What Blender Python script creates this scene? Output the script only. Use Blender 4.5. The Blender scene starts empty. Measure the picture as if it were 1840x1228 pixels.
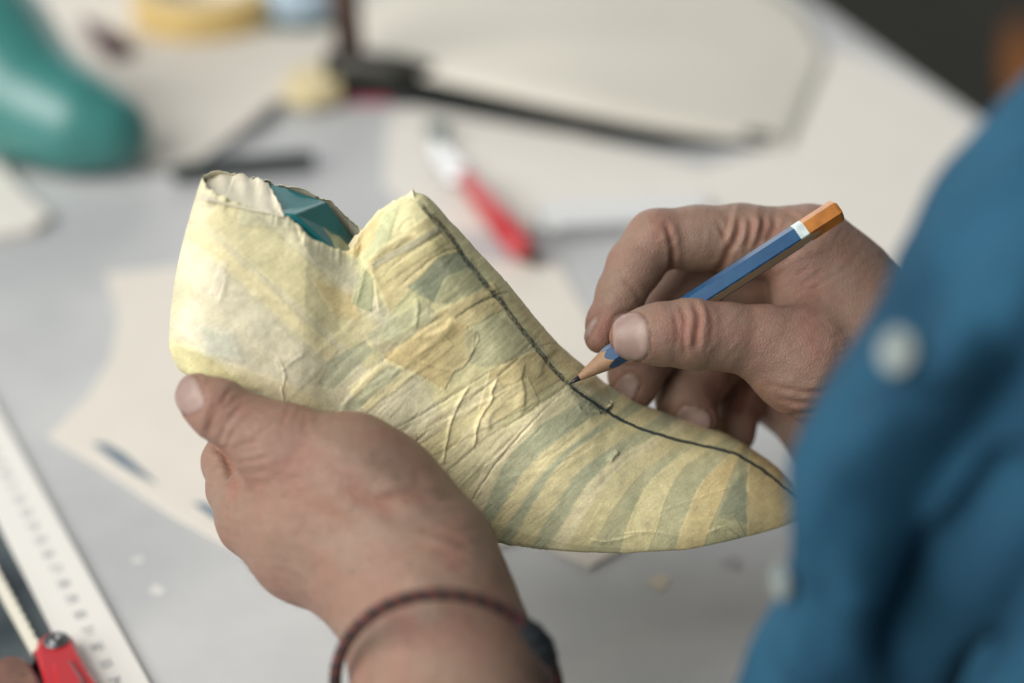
import bpy, math
import numpy as np
from mathutils import Vector

# ------------------------------------------------------------------ camera
FPX, CX, CY = 3067.0, 920.0, 614.0          # focal length and centre in photograph pixels
D0 = 520.0                                  # focus distance, mm
PITCH = math.radians(29.5)
CAMW = np.array([0.0, 0.0, 380.0])          # camera above the table, mm
RV = np.array([1.0, 0, 0])
FV = np.array([0, math.cos(PITCH), -math.sin(PITCH)])
UV = np.array([0, math.sin(PITCH), math.cos(PITCH)])
FOCUS = CAMW + FV * D0
sc = bpy.context.scene
cd = bpy.data.cameras.new("camera")
cam = bpy.data.objects.new("camera", cd)
sc.collection.objects.link(cam)
cam.location = Vector(CAMW / 1000)
cam.rotation_euler = (math.pi / 2 - PITCH, 0, 0)
cd.lens = 60.0; cd.sensor_width = 36.0; cd.sensor_fit = 'HORIZONTAL'
cd.clip_start = 0.02; cd.clip_end = 50
cd.dof.use_dof = True
cd.dof.focus_distance = (D0 - 4) / 1000
cd.dof.aperture_fstop = 3.3
sc.camera = cam

# ------------------------------------------------------------------ world and lamps
w = bpy.data.worlds.new("World"); sc.world = w; w.use_nodes = True
bg = w.node_tree.nodes["Background"]
bg.inputs[0].default_value = (0.94, 1.0, 1.0, 1); bg.inputs[1].default_value = 0.25

def area(name, pos_h, target_h, size, sizey, energy, col):
    l = bpy.data.lights.new(name, 'AREA'); l.shape = 'RECTANGLE'
    l.size = size; l.size_y = sizey; l.energy = energy; l.color = col
    o = bpy.data.objects.new(name, l); sc.collection.objects.link(o)
    p = Vector(H2W(np.array(pos_h, float))[0] / 1000); t = Vector(H2W(np.array(target_h, float))[0] / 1000)
    o.location = p
    o.rotation_euler = (t - p).to_track_quat('-Z', 'Y').to_euler()
    return o
def H2W(h):                                  # focus frame (x right, y up in view, z to camera; mm) -> world mm
    h = np.atleast_2d(h)
    return FOCUS + h[:, :1] * RV + h[:, 1:2] * UV - h[:, 2:3] * FV
def W2H(wm):
    d = np.atleast_2d(wm) - FOCUS
    return np.stack([d @ RV, d @ UV, -(d @ FV)], 1)
area("window_light", (-1650, 900, 1620), (0, 0, 0), 2.6, 2.0, 112.0, (1.0, 0.97, 0.93))
area("back_window_light", (-250, 1300, -1500), (0, 0, -300), 1.8, 0.9, 9.0, (1.0, 0.975, 0.94))
sc.view_settings.view_transform = 'Standard'; sc.view_settings.look = 'None'
sc.view_settings.exposure = -0.1; sc.view_settings.gamma = 1.0
sc.render.engine = 'CYCLES'
sc.cycles.use_denoising = True
sc.cycles.max_bounces = 6

# ------------------------------------------------------------------ helpers
def PX(px, py, z=0.0):                       # photo pixel at z mm in front of the focus plane -> focus frame
    D = D0 - z
    return np.array([(px - CX) / FPX * D, (CY - py) / FPX * D, z], float)
def ray(px, py):
    d = FV + RV * (px - CX) / FPX + UV * (CY - py) / FPX
    return d
def TB(px, py, h=0.0):                       # photo pixel -> point h mm above the table (world mm)
    d = ray(px, py); t = (h - CAMW[2]) / d[2]
    return CAMW + d * t
def H2PX(h):
    D = D0 - h[:, 2]
    return CX + h[:, 0] / D * FPX, CY - h[:, 1] / D * FPX
def sstep(a, b, x):
    t = np.clip((x - a) / (b - a), 0, 1); return t * t * (3 - 2 * t)
def srgb(r, g, b):
    c = np.array([r, g, b]) / 255.0
    return tuple(np.where(c <= 0.04045, c / 12.92, ((c + 0.055) / 1.055) ** 2.4))
_rng = np.random.default_rng(7)
_tab = _rng.random((32, 32, 32)).astype(np.float32)
def vnoise(p):                               # value noise, 0..1
    p = np.asarray(p, np.float32); i = np.floor(p).astype(int); f = p - i; f = f * f * (3 - 2 * f)
    r = 0
    for a in (0, 1):
        wa = f[:, 0] if a else 1 - f[:, 0]
        for b in (0, 1):
            wb = f[:, 1] if b else 1 - f[:, 1]
            for c in (0, 1):
                wc = f[:, 2] if c else 1 - f[:, 2]
                r = r + wa * wb * wc * _tab[(i[:, 0] + a) % 32, (i[:, 1] + b) % 32, (i[:, 2] + c) % 32]
    return r
def n2(x, y, s, seed=0):
    return vnoise(np.stack([x / s + seed * 7.3, y / s + seed * 3.1, np.full_like(x, seed * 1.7)], 1))
def poly_sd(x, y, P):                        # signed distance to polygon, negative inside
    P = np.array(P, float); n = len(P)
    d = np.full(x.shape, 1e9); ins = np.zeros(x.shape, bool)
    for i in range(n):
        a, b = P[i], P[(i + 1) % n]; e = b - a
        t = np.clip(((x - a[0]) * e[0] + (y - a[1]) * e[1]) / (e @ e + 1e-9), 0, 1)
        d = np.minimum(d, np.hypot(x - a[0] - t * e[0], y - a[1] - t * e[1]))
        c = ((a[1] > y) != (b[1] > y)) & (x < (b[0] - a[0]) * (y - a[1]) / ((b[1] - a[1]) + 1e-12) + a[0])
        ins ^= c
    return np.where(ins, -d, d)
def smooth_line(P, n=12):                    # Catmull-Rom
    P = np.array(P, float)
    if len(P) < 3: return P
    Q = np.vstack([2 * P[0] - P[1], P, 2 * P[-1] - P[-2]]); out = []
    for i in range(1, len(Q) - 2):
        for t in np.linspace(0, 1, n, endpoint=False):
            out.append(0.5 * (2 * Q[i] + (Q[i + 1] - Q[i - 1]) * t + (2 * Q[i - 1] - 5 * Q[i] + 4 * Q[i + 1] - Q[i + 2]) * t * t
                              + (3 * Q[i] - Q[i - 1] - 3 * Q[i + 1] + Q[i + 2]) * t ** 3))
    out.append(Q[-2]); return np.array(out)
def line_d(x, y, P):                         # distance, signed side, parameter 0..1 along the line
    P = np.array(P, float); L = np.hypot(*(P[1:] - P[:-1]).T); tot = L.sum(); acc = 0
    d = np.full(x.shape, 1e9); s = np.zeros(x.shape); u = np.zeros(x.shape)
    for i in range(len(P) - 1):
        a, e = P[i], P[i + 1] - P[i]
        t = np.clip(((x - a[0]) * e[0] + (y - a[1]) * e[1]) / (e @ e + 1e-9), 0, 1)
        dx, dy = x - a[0] - t * e[0], y - a[1] - t * e[1]; dd = np.hypot(dx, dy)
        m = dd < d; d[m] = dd[m]; s[m] = np.sign(e[0] * dy - e[1] * dx)[m]; u[m] = ((acc + t * L[i]) / tot)[m]; acc += L[i]
    return d, s, u
def near_box(x, y, P, pad):
    P = np.array(P); return (x > P[:, 0].min() - pad) & (x < P[:, 0].max() + pad) & (y > P[:, 1].min() - pad) & (y < P[:, 1].max() + pad)

def make_obj(name, verts_w, faces, mat, parent=None, smooth=True, cols=None, origin=None):
    """verts_w in world mm -> one mesh object; its origin is set at the centre of the base."""
    v = np.asarray(verts_w, np.float64) / 1000
    if parent is not None:
        org = np.array(parent.matrix_basis.translation) if parent.parent is None else np.array(parent['_org'])
    elif origin is not None: org = np.array(origin) / 1000
    else: org = np.array([(v[:, 0].min() + v[:, 0].max()) / 2, (v[:, 1].min() + v[:, 1].max()) / 2, v[:, 2].min()])
    me = bpy.data.meshes.new(name)
    faces = np.asarray(faces) if not isinstance(faces, list) else faces
    if isinstance(faces, list):
        me.from_pydata((v - org).tolist(), [], faces)
    else:
        n, k = faces.shape
        me.vertices.add(len(v)); me.vertices.foreach_set('co', (v - org).astype(np.float32).ravel())
        me.loops.add(n * k); me.loops.foreach_set('vertex_index', faces.astype(np.int32).ravel())
        me.polygons.add(n); me.polygons.foreach_set('loop_start', np.arange(0, n * k, k, dtype=np.int32))
        me.polygons.foreach_set('loop_total', np.full(n, k, np.int32))
    me.update(calc_edges=True); me.validate()
    me.polygons.foreach_set('use_smooth', np.full(len(me.polygons), smooth))
    if cols is not None:
        for an, arr in cols.items():
            if arr.ndim == 2:
                a = me.attributes.new(an, 'FLOAT_COLOR', 'POINT')
                a.data.foreach_set('color', np.hstack([arr, np.ones((len(arr), 1))]).astype(np.float32).ravel())
            else:
                a = me.attributes.new(an, 'FLOAT', 'POINT'); a.data.foreach_set('value', arr.astype(np.float32))
    o = bpy.data.objects.new(name, me); sc.collection.objects.link(o)
    if mat: me.materials.append(mat)
    if parent is not None:
        o.parent = parent
        if parent.parent is None: o['_org'] = [float(t) for t in org]
        else: o['_org'] = parent['_org']
    else:
        o.location = Vector(org)
    return o
def tag(o, label=None, cat=None, group=None, kind=None):
    if label: o['label'] = label
    if cat: o['category'] = cat
    if group: o['group'] = group
    if kind: o['kind'] = kind
    return o
def thing(name, loc_mm, label, cat, group=None):
    o = bpy.data.objects.new(name, None); sc.collection.objects.link(o)
    o.empty_display_size = 0.02
    o.location = Vector(np.array(loc_mm, float) / 1000)
    return tag(o, label, cat, group)

def mat(name, base, rough=0.6, metal=0.0, spec=0.5, noise=0.0, nscale=60, bump=0.0, bscale=200, coat=0.0, var=None):
    m = bpy.data.materials.new(name); m.use_nodes = True; nt = m.node_tree; b = nt.nodes['Principled BSDF']
    b.inputs['Base Color'].default_value = (*base, 1); b.inputs['Roughness'].default_value = rough
    b.inputs['Metallic'].default_value = metal; b.inputs['Specular IOR Level'].default_value = spec
    b.inputs['Coat Weight'].default_value = coat
    tc = nt.nodes.new('ShaderNodeTexCoord')
    if noise or var:
        n = nt.nodes.new('ShaderNodeTexNoise'); n.inputs['Scale'].default_value = nscale; n.inputs['Detail'].default_value = 6
        nt.links.new(tc.outputs['Object'], n.inputs['Vector'])
        mx = nt.nodes.new('ShaderNodeMix'); mx.data_type = 'RGBA'
        c2 = var if var else tuple(c * (1 - noise) for c in base)
        mx.inputs[6].default_value = (*base, 1); mx.inputs[7].default_value = (*c2, 1)
        rp = nt.nodes.new('ShaderNodeMapRange'); rp.inputs[1].default_value = 0.35; rp.inputs[2].default_value = 0.65
        nt.links.new(n.outputs['Fac'], rp.inputs[0]); nt.links.new(rp.outputs[0], mx.inputs[0])
        nt.links.new(mx.outputs[2], b.inputs['Base Color'])
    if bump:
        n = nt.nodes.new('ShaderNodeTexNoise'); n.inputs['Scale'].default_value = bscale; n.inputs['Detail'].default_value = 4
        nt.links.new(tc.outputs['Object'], n.inputs['Vector'])
        bp = nt.nodes.new('ShaderNodeBump'); bp.inputs['Strength'].default_value = bump; bp.inputs['Distance'].default_value = 0.001
        nt.links.new(n.outputs['Fac'], bp.inputs['Height']); nt.links.new(bp.outputs[0], b.inputs['Normal'])
    return m

# generic solids (world mm)
def prism(P, h0, h1, bevel=0.0):
    """P: list of world xy(z ignored) points counter-clockwise, extruded h0..h1 with a small bevelled rim"""
    P = np.array([p[:2] for p in P], float)
    area2 = np.sum(P[:, 0] * np.roll(P[:, 1], -1) - np.roll(P[:, 0], -1) * P[:, 1])
    if area2 < 0: P = P[::-1]
    n = len(P); c = P.mean(0)
    rings = [(P, h0)]
    if bevel:
        e = np.roll(P, -1, 0) - P; e /= np.linalg.norm(e, axis=1)[:, None] + 1e-9
        nrm = np.stack([e[:, 1], -e[:, 0]], 1); vn = nrm + np.roll(nrm, 1, 0); vn /= np.linalg.norm(vn, axis=1)[:, None] + 1e-9
        rings.append((P, h1 - bevel)); rings.append((P - vn * bevel, h1))
    else: rings.append((P, h1))
    V = np.vstack([np.hstack([p, np.full((n, 1), h)]) for p, h in rings]); F = []
    for k in range(len(rings) - 1):
        for i in range(n):
            j = (i + 1) % n; F.append((k * n + i, k * n + j, (k + 1) * n + j, (k + 1) * n + i))
    F.append(tuple(range(n))[::-1]); F.append(tuple((len(rings) - 1) * n + i for i in range(n)))
    return V, F
def sheet(name, pts_px, h0, h1, m, bevel=0.0, parent=None, smooth_pts=False, href=None):
    P = smooth_line(pts_px, 6) if smooth_pts else pts_px
    W = [TB(p[0], p[1], h1 if href is None else href) for p in P]
    V, F = prism(W, h0, h1, bevel)
    return make_obj(name, V, F, m, parent, smooth=False)
def lathe(prof, origin, ax=(0, 0, 1), n=48):
    """prof: (r, h) list around axis ax at origin"""
    ax = np.array(ax, float); ax /= np.linalg.norm(ax)
    t = np.array([1, 0, 0]) if abs(ax[0]) < 0.9 else np.array([0, 1, 0])
    a = np.cross(ax, t); a /= np.linalg.norm(a); b = np.cross(ax, a)
    V = []; F = []
    for r, h in prof:
        for k in range(n):
            th = 2 * math.pi * k / n; V.append(np.array(origin) + ax * h + (a * math.cos(th) + b * math.sin(th)) * r)
    m = len(prof)
    for i in range(m - 1):
        for k in range(n): F.append((i * n + k, i * n + (k + 1) % n, (i + 1) * n + (k + 1) % n, (i + 1) * n + k))
    if prof[0] != prof[-1]:
        F.append(tuple(range(n))[::-1]); F.append(tuple((m - 1) * n + k for k in range(n)))
    return np.array(V), F
def tube(P, r, n=12, closed=False, up=None):
    P = np.array(P, float); m = len(P); r = np.broadcast_to(np.asarray(r, float), (m,))
    T = np.roll(P, -1, 0) - np.roll(P, 1, 0)
    if not closed: T[0] = P[1] - P[0]; T[-1] = P[-1] - P[-2]
    T /= np.linalg.norm(T, axis=1)[:, None]
    ref = np.array([0.13, 0.27, 1.0]) if up is None else np.array(up, float)
    V = []; F = []
    for i in range(m):
        a = np.cross(T[i], ref); a /= np.linalg.norm(a); b = np.cross(T[i], a)
        for k in range(n):
            th = 2 * math.pi * k / n; V.append(P[i] + (a * math.cos(th) + b * math.sin(th)) * r[i])
    for i in range(m if closed else m - 1):
        for k in range(n): F.append((i * n + k, i * n + (k + 1) % n, ((i + 1) % m) * n + (k + 1) % n, ((i + 1) % m) * n + k))
    if not closed: F.append(tuple(range(n))[::-1]); F.append(tuple((m - 1) * n + k for k in range(n)))
    return np.array(V), F

# signed-distance modelling ------------------------------------------------
def smin(a, b, k):
    h = np.maximum(k - np.abs(a - b), 0) / k
    return np.minimum(a, b) - h * h * k * 0.25
def capsule(p, a, b, ra, rb):
    ab = b - a; q = p - a
    t = np.clip((q @ ab.astype(p.dtype)) / (ab @ ab), 0, 1).astype(p.dtype)
    d = q - t[:, None] * ab.astype(p.dtype)
    return np.sqrt((d * d).sum(1)) - (ra + (rb - ra) * t)
def chain(p, C, k):                          # C rows: x y z r (mm)
    r = None
    for i in range(len(C) - 1):
        d = capsule(p, C[i][:3], C[i + 1][:3], C[i][3], C[i + 1][3])
        r = d if r is None else smin(r, d, k)
    return r
def C_(rows):                                # (px, py, z mm, r px) -> mm rows in focus frame
    return [np.array([*PX(a, b, z), r * (D0 - z) / FPX], np.float32) for a, b, z, r in rows]
def nets(fn, lo, hi, h):
    lo = np.array(lo, float); hi = np.array(hi, float); n = np.ceil((hi - lo) / h).astype(int) + 1
    # coarse pass to find the blocks the surface crosses
    B = 8
    nb = np.ceil((n - 1) / B).astype(int); n = nb * B + 1
    cc = np.stack(np.meshgrid(*[np.arange(k) for k in nb], indexing='ij'), -1).reshape(-1, 3)
    cen = lo + (cc + 0.5) * B * h
    dc = fn(cen.astype(np.float32)); keep = np.abs(dc) < B * h * 1.35
    G = np.full(n, 1e3, np.float32)
    off = np.stack(np.meshgrid(*[np.arange(B + 1)] * 3, indexing='ij'), -1).reshape(-1, 3)
    # fill sign of the skipped blocks
    for c, s in ((cc[~keep], dc[~keep]),):
        neg = c[s < 0]
        for b in neg: G[b[0] * B:b[0] * B + B + 1, b[1] * B:b[1] * B + B + 1, b[2] * B:b[2] * B + B + 1] = -1e3
    ck = cc[keep]
    for s in range(0, len(ck), 600):
        b = ck[s:s + 600]; idx = (b[:, None, :] * B + off[None]).reshape(-1, 3)
        v = fn((lo + idx * h).astype(np.float32)); G[idx[:, 0], idx[:, 1], idx[:, 2]] = v
    ins = G < 0; cnt = 0
    for a in (0, 1):
        for b in (0, 1):
            for c in (0, 1):
                cnt = cnt + ins[a:n[0] - 1 + a, b:n[1] - 1 + b, c:n[2] - 1 + c].astype(np.int8)
    act = (cnt > 0) & (cnt < 8); ids = np.argwhere(act)
    vid = np.full(act.shape, -1, np.int32); vid[act] = np.arange(len(ids))
    acc = np.zeros((len(ids), 3)); num = np.zeros(len(ids))
    for ax in range(3):
        o1, o2 = [q for q in range(3) if q != ax]
        for a in (0, 1):
            for b in (0, 1):
                A = ids.copy(); A[:, o1] += a; A[:, o2] += b; Bq = A.copy(); Bq[:, ax] += 1
                va = G[A[:, 0], A[:, 1], A[:, 2]]; vb = G[Bq[:, 0], Bq[:, 1], Bq[:, 2]]
                m = (va < 0) != (vb < 0); t = np.where(m, va / np.where(m, va - vb, 1), 0)
                P = A.astype(float); P[:, ax] += t; acc[m] += P[m]; num[m] += 1
    V = lo + (acc / num[:, None]) * h
    Fs = []
    for ax in range(3):
        o1, o2 = [(1, 2), (2, 0), (0, 1)][ax]
        sl = [slice(None)] * 3; sl[ax] = slice(0, n[ax] - 1); s2 = list(sl); s2[ax] = slice(1, n[ax])
        a = ins[tuple(sl)]; b = ins[tuple(s2)]; e = np.argwhere(a != b)
        e = e[(e[:, o1] > 0) & (e[:, o2] > 0) & (e[:, o1] < n[o1] - 1) & (e[:, o2] < n[o2] - 1)]
        fl = a[e[:, 0], e[:, 1], e[:, 2]]
        q = []
        for d1, d2 in ((0, 0), (-1, 0), (-1, -1), (0, -1)):
            c = e.copy(); c[:, o1] += d1; c[:, o2] += d2; q.append(vid[c[:, 0], c[:, 1], c[:, 2]])
        q = np.stack(q, 1); q[~fl] = q[~fl][:, ::-1]; Fs.append(q)
    F = np.vstack(Fs); F = F[(F >= 0).all(1)][:, ::-1]
    N = None
    for it in range(3):                      # pull the vertices onto the surface
        d, N = sd_grad(fn, V, h * 0.5); V = V - N * np.clip(d, -h, h)[:, None] * 0.9
    return V, F[:, ::-1], N
def sd_grad(fn, V, e):
    V32 = V.astype(np.float32); d = fn(V32); g = []
    for ax in range(3):
        o = np.zeros(3, np.float32); o[ax] = e
        g.append(fn(V32 + o) - fn(V32 - o))
    g = np.stack(g, 1); g /= np.linalg.norm(g, axis=1)[:, None] + 1e-9
    return d, g
def hit(fn, px, py, z0, z1, n=400):          # first surface point of fn on the line of sight between two depths
    zs = np.linspace(z1, z0, n); P = np.array([PX(px, py, z) for z in zs]); d = fn(P.astype(np.float32))
    i = int(np.argmax(d < 0)) if (d < 0).any() else int(np.argmin(d)); return P[i]
# ------------------------------------------------------------------ floor and table
m_floor = mat('floor_dark', srgb(70, 68, 60), 0.8, noise=0.2, nscale=4)
V, F = prism([(-4000, -1500), (4000, -1500), (4000, 7000), (-4000, 7000)], -760, -750)
tag(make_obj('floor', V, F, m_floor, smooth=False), kind='structure')

m_table = mat('table_laminate', srgb(196, 197, 197), 0.5, var=srgb(174, 176, 178), nscale=11, bump=0.15, bscale=150, noise=0.1)
m_legs = mat('table_leg_steel', srgb(60, 60, 60), 0.5, metal=0.6)
A = TB(1375, -60); Bp = TB(1860, 275)
e = (Bp - A)[:2]; e /= np.linalg.norm(e)
farl = A[:2] - e * 900; nearr = A[:2] + e * 1100
table = thing('work_table', (0, 700, -750), 'pale grey work table top under the papers and tools', 'table')
V, F = prism([(-1100, -250), (nearr[0], -250), (nearr[0], nearr[1]), tuple(farl), (-1100, farl[1])], -28, 0, 3)
top = make_obj('table_top', V, F, m_table, table, smooth=False)
for lx, ly in ((-1000, -150), (nearr[0] - 80, -150), (-1000, farl[1] - 80), (farl[0], farl[1] - 90)):
    V, F = prism([(lx - 25, ly - 25), (lx + 25, ly - 25), (lx + 25, ly + 25), (lx - 25, ly + 25)], -750, -29)
    make_obj('leg', V, F, m_legs, table, smooth=False)

# ------------------------------------------------------------------ papers and boards
m_paper = mat('pattern_paper', srgb(220, 214, 204), 0.75, noise=0.04, nscale=30)
m_paper2 = mat('paper_white', srgb(224, 220, 212), 0.7, noise=0.03, nscale=30)
m_card = mat('cream_card', srgb(216, 212, 200), 0.7, noise=0.05, nscale=12)
m_slot = mat('slot_ink', srgb(96, 116, 132), 0.7)
m_shade = mat('card_shade_dark', srgb(26, 32, 32), 0.6)

# pattern paper left, with drawn slots
pp = thing('pattern_paper', TB(300, 700), 'curved cream pattern paper with dark lens shaped slots, lying behind the taped last', 'paper pattern')
pts = [(190, 492), (205, 540), (212, 580), (200, 640), (160, 710), (88, 782), (160, 826), (235, 875), (310, 925), (390, 968), (470, 1010), (640, 1060), (800, 1010), (960, 960), (1000, 990), (1060, 1018), (1120, 985), (1240, 900), (1100, 640), (1000, 470), (700, 470), (400, 470)]
o = sheet('paper', pts, 0.4, 1.6, m_paper, parent=pp)
for s in ([(165, 795), (190, 797), (222, 815), (262, 850), (285, 872), (240, 850), (205, 828)],
          [(345, 903), (372, 905), (398, 925), (420, 946), (388, 935)]):
    sheet('slot', s, 1.604, 1.75, m_slot, parent=pp)
tag(sheet('paper_sheet', [(-160, 250), (0, 290), (40, 340), (92, 385), (60, 408), (-20, 424), (-200, 430)], 0.4, 5, m_paper2, bevel=0.8),
    'thick white paper corner at the left edge beside the green last', 'paper')
tag(sheet('paper_sheet', [(60, 20), (130, -60), (640, -80), (600, 90), (500, 188), (345, 296), (255, 290)], 0.4, 3.4, m_paper, bevel=0.6),
    'pale sheet between the green plastic last and the masking tape roll', 'paper')
tag(sheet('paper_sheet', [(700, 200), (790, 178), (1250, 300), (1330, 345), (1180, 400), (780, 420), (690, 330)], 0.4, 1.2, m_paper2),
    'thin white sheet under the red handled knife', 'paper')

# big card sheet, lifted off the table at its near edge
m_under = mat('card_underside', srgb(70, 80, 76), 0.8)
cs = thing('cardboard_sheet', TB(1050, 160), 'large cream cardboard sheet curling up off the table at the back', 'cardboard')
edge = [TB(640, 112, 12), TB(800, 146, 17), TB(1000, 190, 17), TB(1200, 230, 11), TB(1420, 262, 2.5)]
back = [TB(665, -140, 14), TB(830, -160, 18), TB(1050, -170, 18), TB(1400, -100, 30), TB(1540, 190, 3)]
back[3] = TB(1395, -20, 5); back[4] = TB(1485, 100, 3)
E = smooth_line(edge, 8); K = smooth_line(back, 8); nE = len(E); nK = 14
V = []
for i in range(nE):
    for j in range(nK):
        t = j / (nK - 1); p = E[i] * (1 - t) + K[i] * t; p = p + np.array([0, 0, 3 * math.sin(math.pi * t) * math.sin(math.pi * i / (nE - 1))]); V.append(p)
V = np.array(V); F = [(i * nK + j, (i + 1) * nK + j, (i + 1) * nK + j + 1, i * nK + j + 1) for i in range(nE - 1) for j in range(nK - 1)]
nv = len(V); V2 = V.copy(); V2[:, 2] -= 1.8
Fb = [tuple(q + nv for q in f[::-1]) for f in F]
rim = []
def brd(a, b): rim.append((a, b, b + nv, a + nv))
for i in range(nE - 1): brd((i + 1) * nK, i * nK); brd(i * nK + nK - 1, (i + 1) * nK + nK - 1)
for j in range(nK - 1): brd(j, j + 1); brd((nE - 1) * nK + j + 1, (nE - 1) * nK + j)
make_obj('card', np.vstack([V, V2]), F + Fb + rim, m_card, cs)
tag(sheet('paper_sheet', [(1300, 60), (1420, 70), (1560, 104), (1660, 160), (1796, 262), (1760, 420), (1600, 560), (1300, 600), (1130, 430), (1240, 310), (1400, 262)], 0.4, 1.3, m_paper2),
    'pale sheet at the far table edge beyond the writing hand', 'paper')
# dark strip standing in for the shade under the card's near edge
tag(sheet('card_edge_shade', [(600, 112), (700, 118), (800, 140), (1000, 185), (1200, 226), (1390, 256), (1390, 266), (1180, 268), (980, 238), (790, 204), (690, 186), (610, 186)], 0.3, 6, m_shade, bevel=1.2, href=0),
    'long dark strip standing in for the shadow under the near edge of the cream cardboard', 'strip')

# ------------------------------------------------------------------ small things on the table, far to near
m_tape = mat('masking_tape', srgb(226, 196, 130), 0.6, noise=0.1, nscale=80)
m_core = mat('tape_core', srgb(214, 204, 186), 0.8)
c = TB(370, 42); c[2] = 0
tr = thing('tape_roll', c, 'yellow masking tape roll lying flat at the top left', 'tape roll')
V, F = lathe([(35, 0.5), (46.5, 0.5), (47, 1), (47, 25), (46.5, 25.5), (35, 25.5), (35, 0.5)], c, n=72); make_obj('tape', V, F, m_tape, tr)
V, F = lathe([(33, 0.4), (34.9, 0.4), (34.9, 26), (33, 26), (33, 0.4)], c, n=72); make_obj('core', V, F, m_core, tr)

m_clear = mat('glossy_blue', srgb(176, 196, 214), 0.12, coat=1.0)
m_green = mat('dark_green', srgb(52, 84, 78), 0.4)
c = TB(545, 38); c[2] = 0
jar = thing('glue_pot', c, 'glossy pale blue pot with dark green base beside the masking tape', 'pot')
V, F = lathe([(28, 9), (29, 12), (28, 32), (22, 40), (10, 43), (0.5, 43.5)], c); make_obj('pot_body', V, F, m_clear, jar)
V, F = lathe([(24, 0.3), (31, 0.8), (31, 8), (28, 9)], c); make_obj('base', V, F, m_green, jar)

m_wood = mat('dark_wood', srgb(84, 62, 54), 0.5, noise=0.3, nscale=50)
m_iron = mat('dark_iron', srgb(62, 62, 56), 0.4, metal=0.5, noise=0.3, nscale=50)
m_red = mat('red_plastic', srgb(178, 42, 50), 0.36, coat=0.3)
c = TB(662, 168); c[2] = 0
hm = thing('cobbler_hammer', c, 'dark iron cobbler hammer with brown upright handle beside the cardboard', 'hammer')
V, F = tube([c + (-24, 6, 13), c + (-6, 4, 14), c + (16, 0, 13), c + (38, -4, 11)], [13, 12, 12, 10], 20); make_obj('head', V, F, m_iron, hm)
V, F = tube([c + (-10, 4, 24), c + (-13, 10, 60), c + (-14, 18, 110), c + (-14, 24, 150)], [8, 9, 9.5, 8], 20); make_obj('handle', V, F, m_wood, hm)
V, F = prism([c + (-22, -16, 0), c + (14, -20, 0), c + (18, -10, 0), c + (-20, -7, 0)], 0.3, 3, 0.5); 
tag(make_obj('felt_scrap', V, F, mat('red_felt', srgb(170, 60, 80), 0.9), smooth=False), 'small red scrap under the iron hammer head', 'scrap')
tag(sheet('wood_block', [(512, 150), (560, 128), (612, 134), (612, 178), (560, 190), (515, 180)], 3.6, 12, mat('pale_wood', srgb(222, 206, 160), 0.6, noise=0.1), bevel=1.5, href=6),
    'small pale wooden block left of the iron hammer', 'block')
V, F = tube([TB(150, 36, 5), TB(172, 55, 6), TB(200, 78, 7), TB(222, 96, 7)], [2, 6, 9, 7], 14)
aw = tag(make_obj('awl_handle', V, F, mat('maroon_wood', srgb(72, 40, 46), 0.4)), 'pointed maroon awl handle on the sheet behind the green last', 'awl')

m_black = mat('black_plastic', srgb(42, 52, 50), 0.35)
V, F = tube([TB(312, 314, 6), TB(330, 308, 6), TB(440, 297, 6), TB(545, 288, 6), TB(566, 287, 6)], [4.2, 5.2, 5.2, 5.2, 4], 16)
tag(make_obj('marker_pen', V, F, m_black), 'thick black marker pen lying behind the heel of the taped last', 'pen')
V, F = tube([TB(360, 293, 4.5), TB(430, 243, 4.5), TB(498, 188, 5)], [1.1, 2.2, 2.8], 12)  # thin dark tube stands in for the shadow along the sheet's edge
tag(make_obj('sheet_edge_shade', V, F, mat('sheet_edge_dark', srgb(70, 78, 90), 0.35)), 'thin dark line standing in for the shadow along the edge of the pale sheet', 'pencil')

m_steel = mat('steel', srgb(200, 202, 204), 0.25, metal=1.0)
kn = thing('red_knife', TB(880, 370), 'red handled shoemaker knife with a steel blade, on white paper behind the last', 'knife')
V, F = tube([TB(836, 316, 9), TB(850, 336, 9), TB(890, 385, 10), TB(930, 435, 10), TB(950, 458, 9)], [4.5, 6, 7.2, 7.6, 4.5], 18)
make_obj('handle', V, F, m_red, kn)
V, F = tube([TB(950, 457, 8.5), TB(957, 465, 8.5)], [4.2, 3], 18); make_obj('end_cap', V, F, m_wood, kn)
sheet('blade', [(832, 322), (800, 318), (778, 290), (770, 258), (782, 245), (800, 262), (850, 312)], 6.5, 9, m_steel, parent=kn, href=9, bevel=0.6)
V, F = lathe([(6.5, 6), (7, 7), (6.5, 10), (3, 11)], TB(787, 256, 0) * np.array([1, 1, 0])); make_obj('pivot', V, F, m_green, kn)

tag(sheet('steel_bar', [(962, 376), (985, 358), (1120, 352), (1270, 348), (1276, 392), (1160, 402), (1000, 410), (970, 398)], 0.5, 8, mat('satin_aluminium', srgb(182, 184, 184), 0.28, metal=0.7), bevel=2.0),
    'wide shiny aluminium bar pointing from the red knife to the writing hand', 'metal bar')

# steel ruler with engraved marks
m_rule = mat('ruler_aluminium', srgb(236, 234, 228), 0.42, metal=0.2)
m_mark = mat('ruler_ink', srgb(142, 146, 150), 0.7)
ru = thing('ruler', TB(100, 1000), 'long pale metal ruler with scale marks at the lower left', 'ruler')
a0 = TB(-70, 615, 2); a1 = TB(345, 1365, 2); b0 = TB(-110, 715, 2); b1 = TB(215, 1365, 2)
d = (a1 - a0)[:2]; d /= np.linalg.norm(d); nr = np.array([d[1], -d[0]])
wid = 21.0
q0 = a0[:2] - d * 200; q1 = a1[:2] + d * 80
sgn = 1 if (b0[:2] - a0[:2]) @ nr > 0 else -1
V, F = prism([tuple(q0), tuple(q1), tuple(q1 + sgn * nr * wid), tuple(q0 + sgn * nr * wid)], 0.4, 2.4, 0.4)
make_obj('rule_body', V, F, m_rule, ru, smooth=False)
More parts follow.
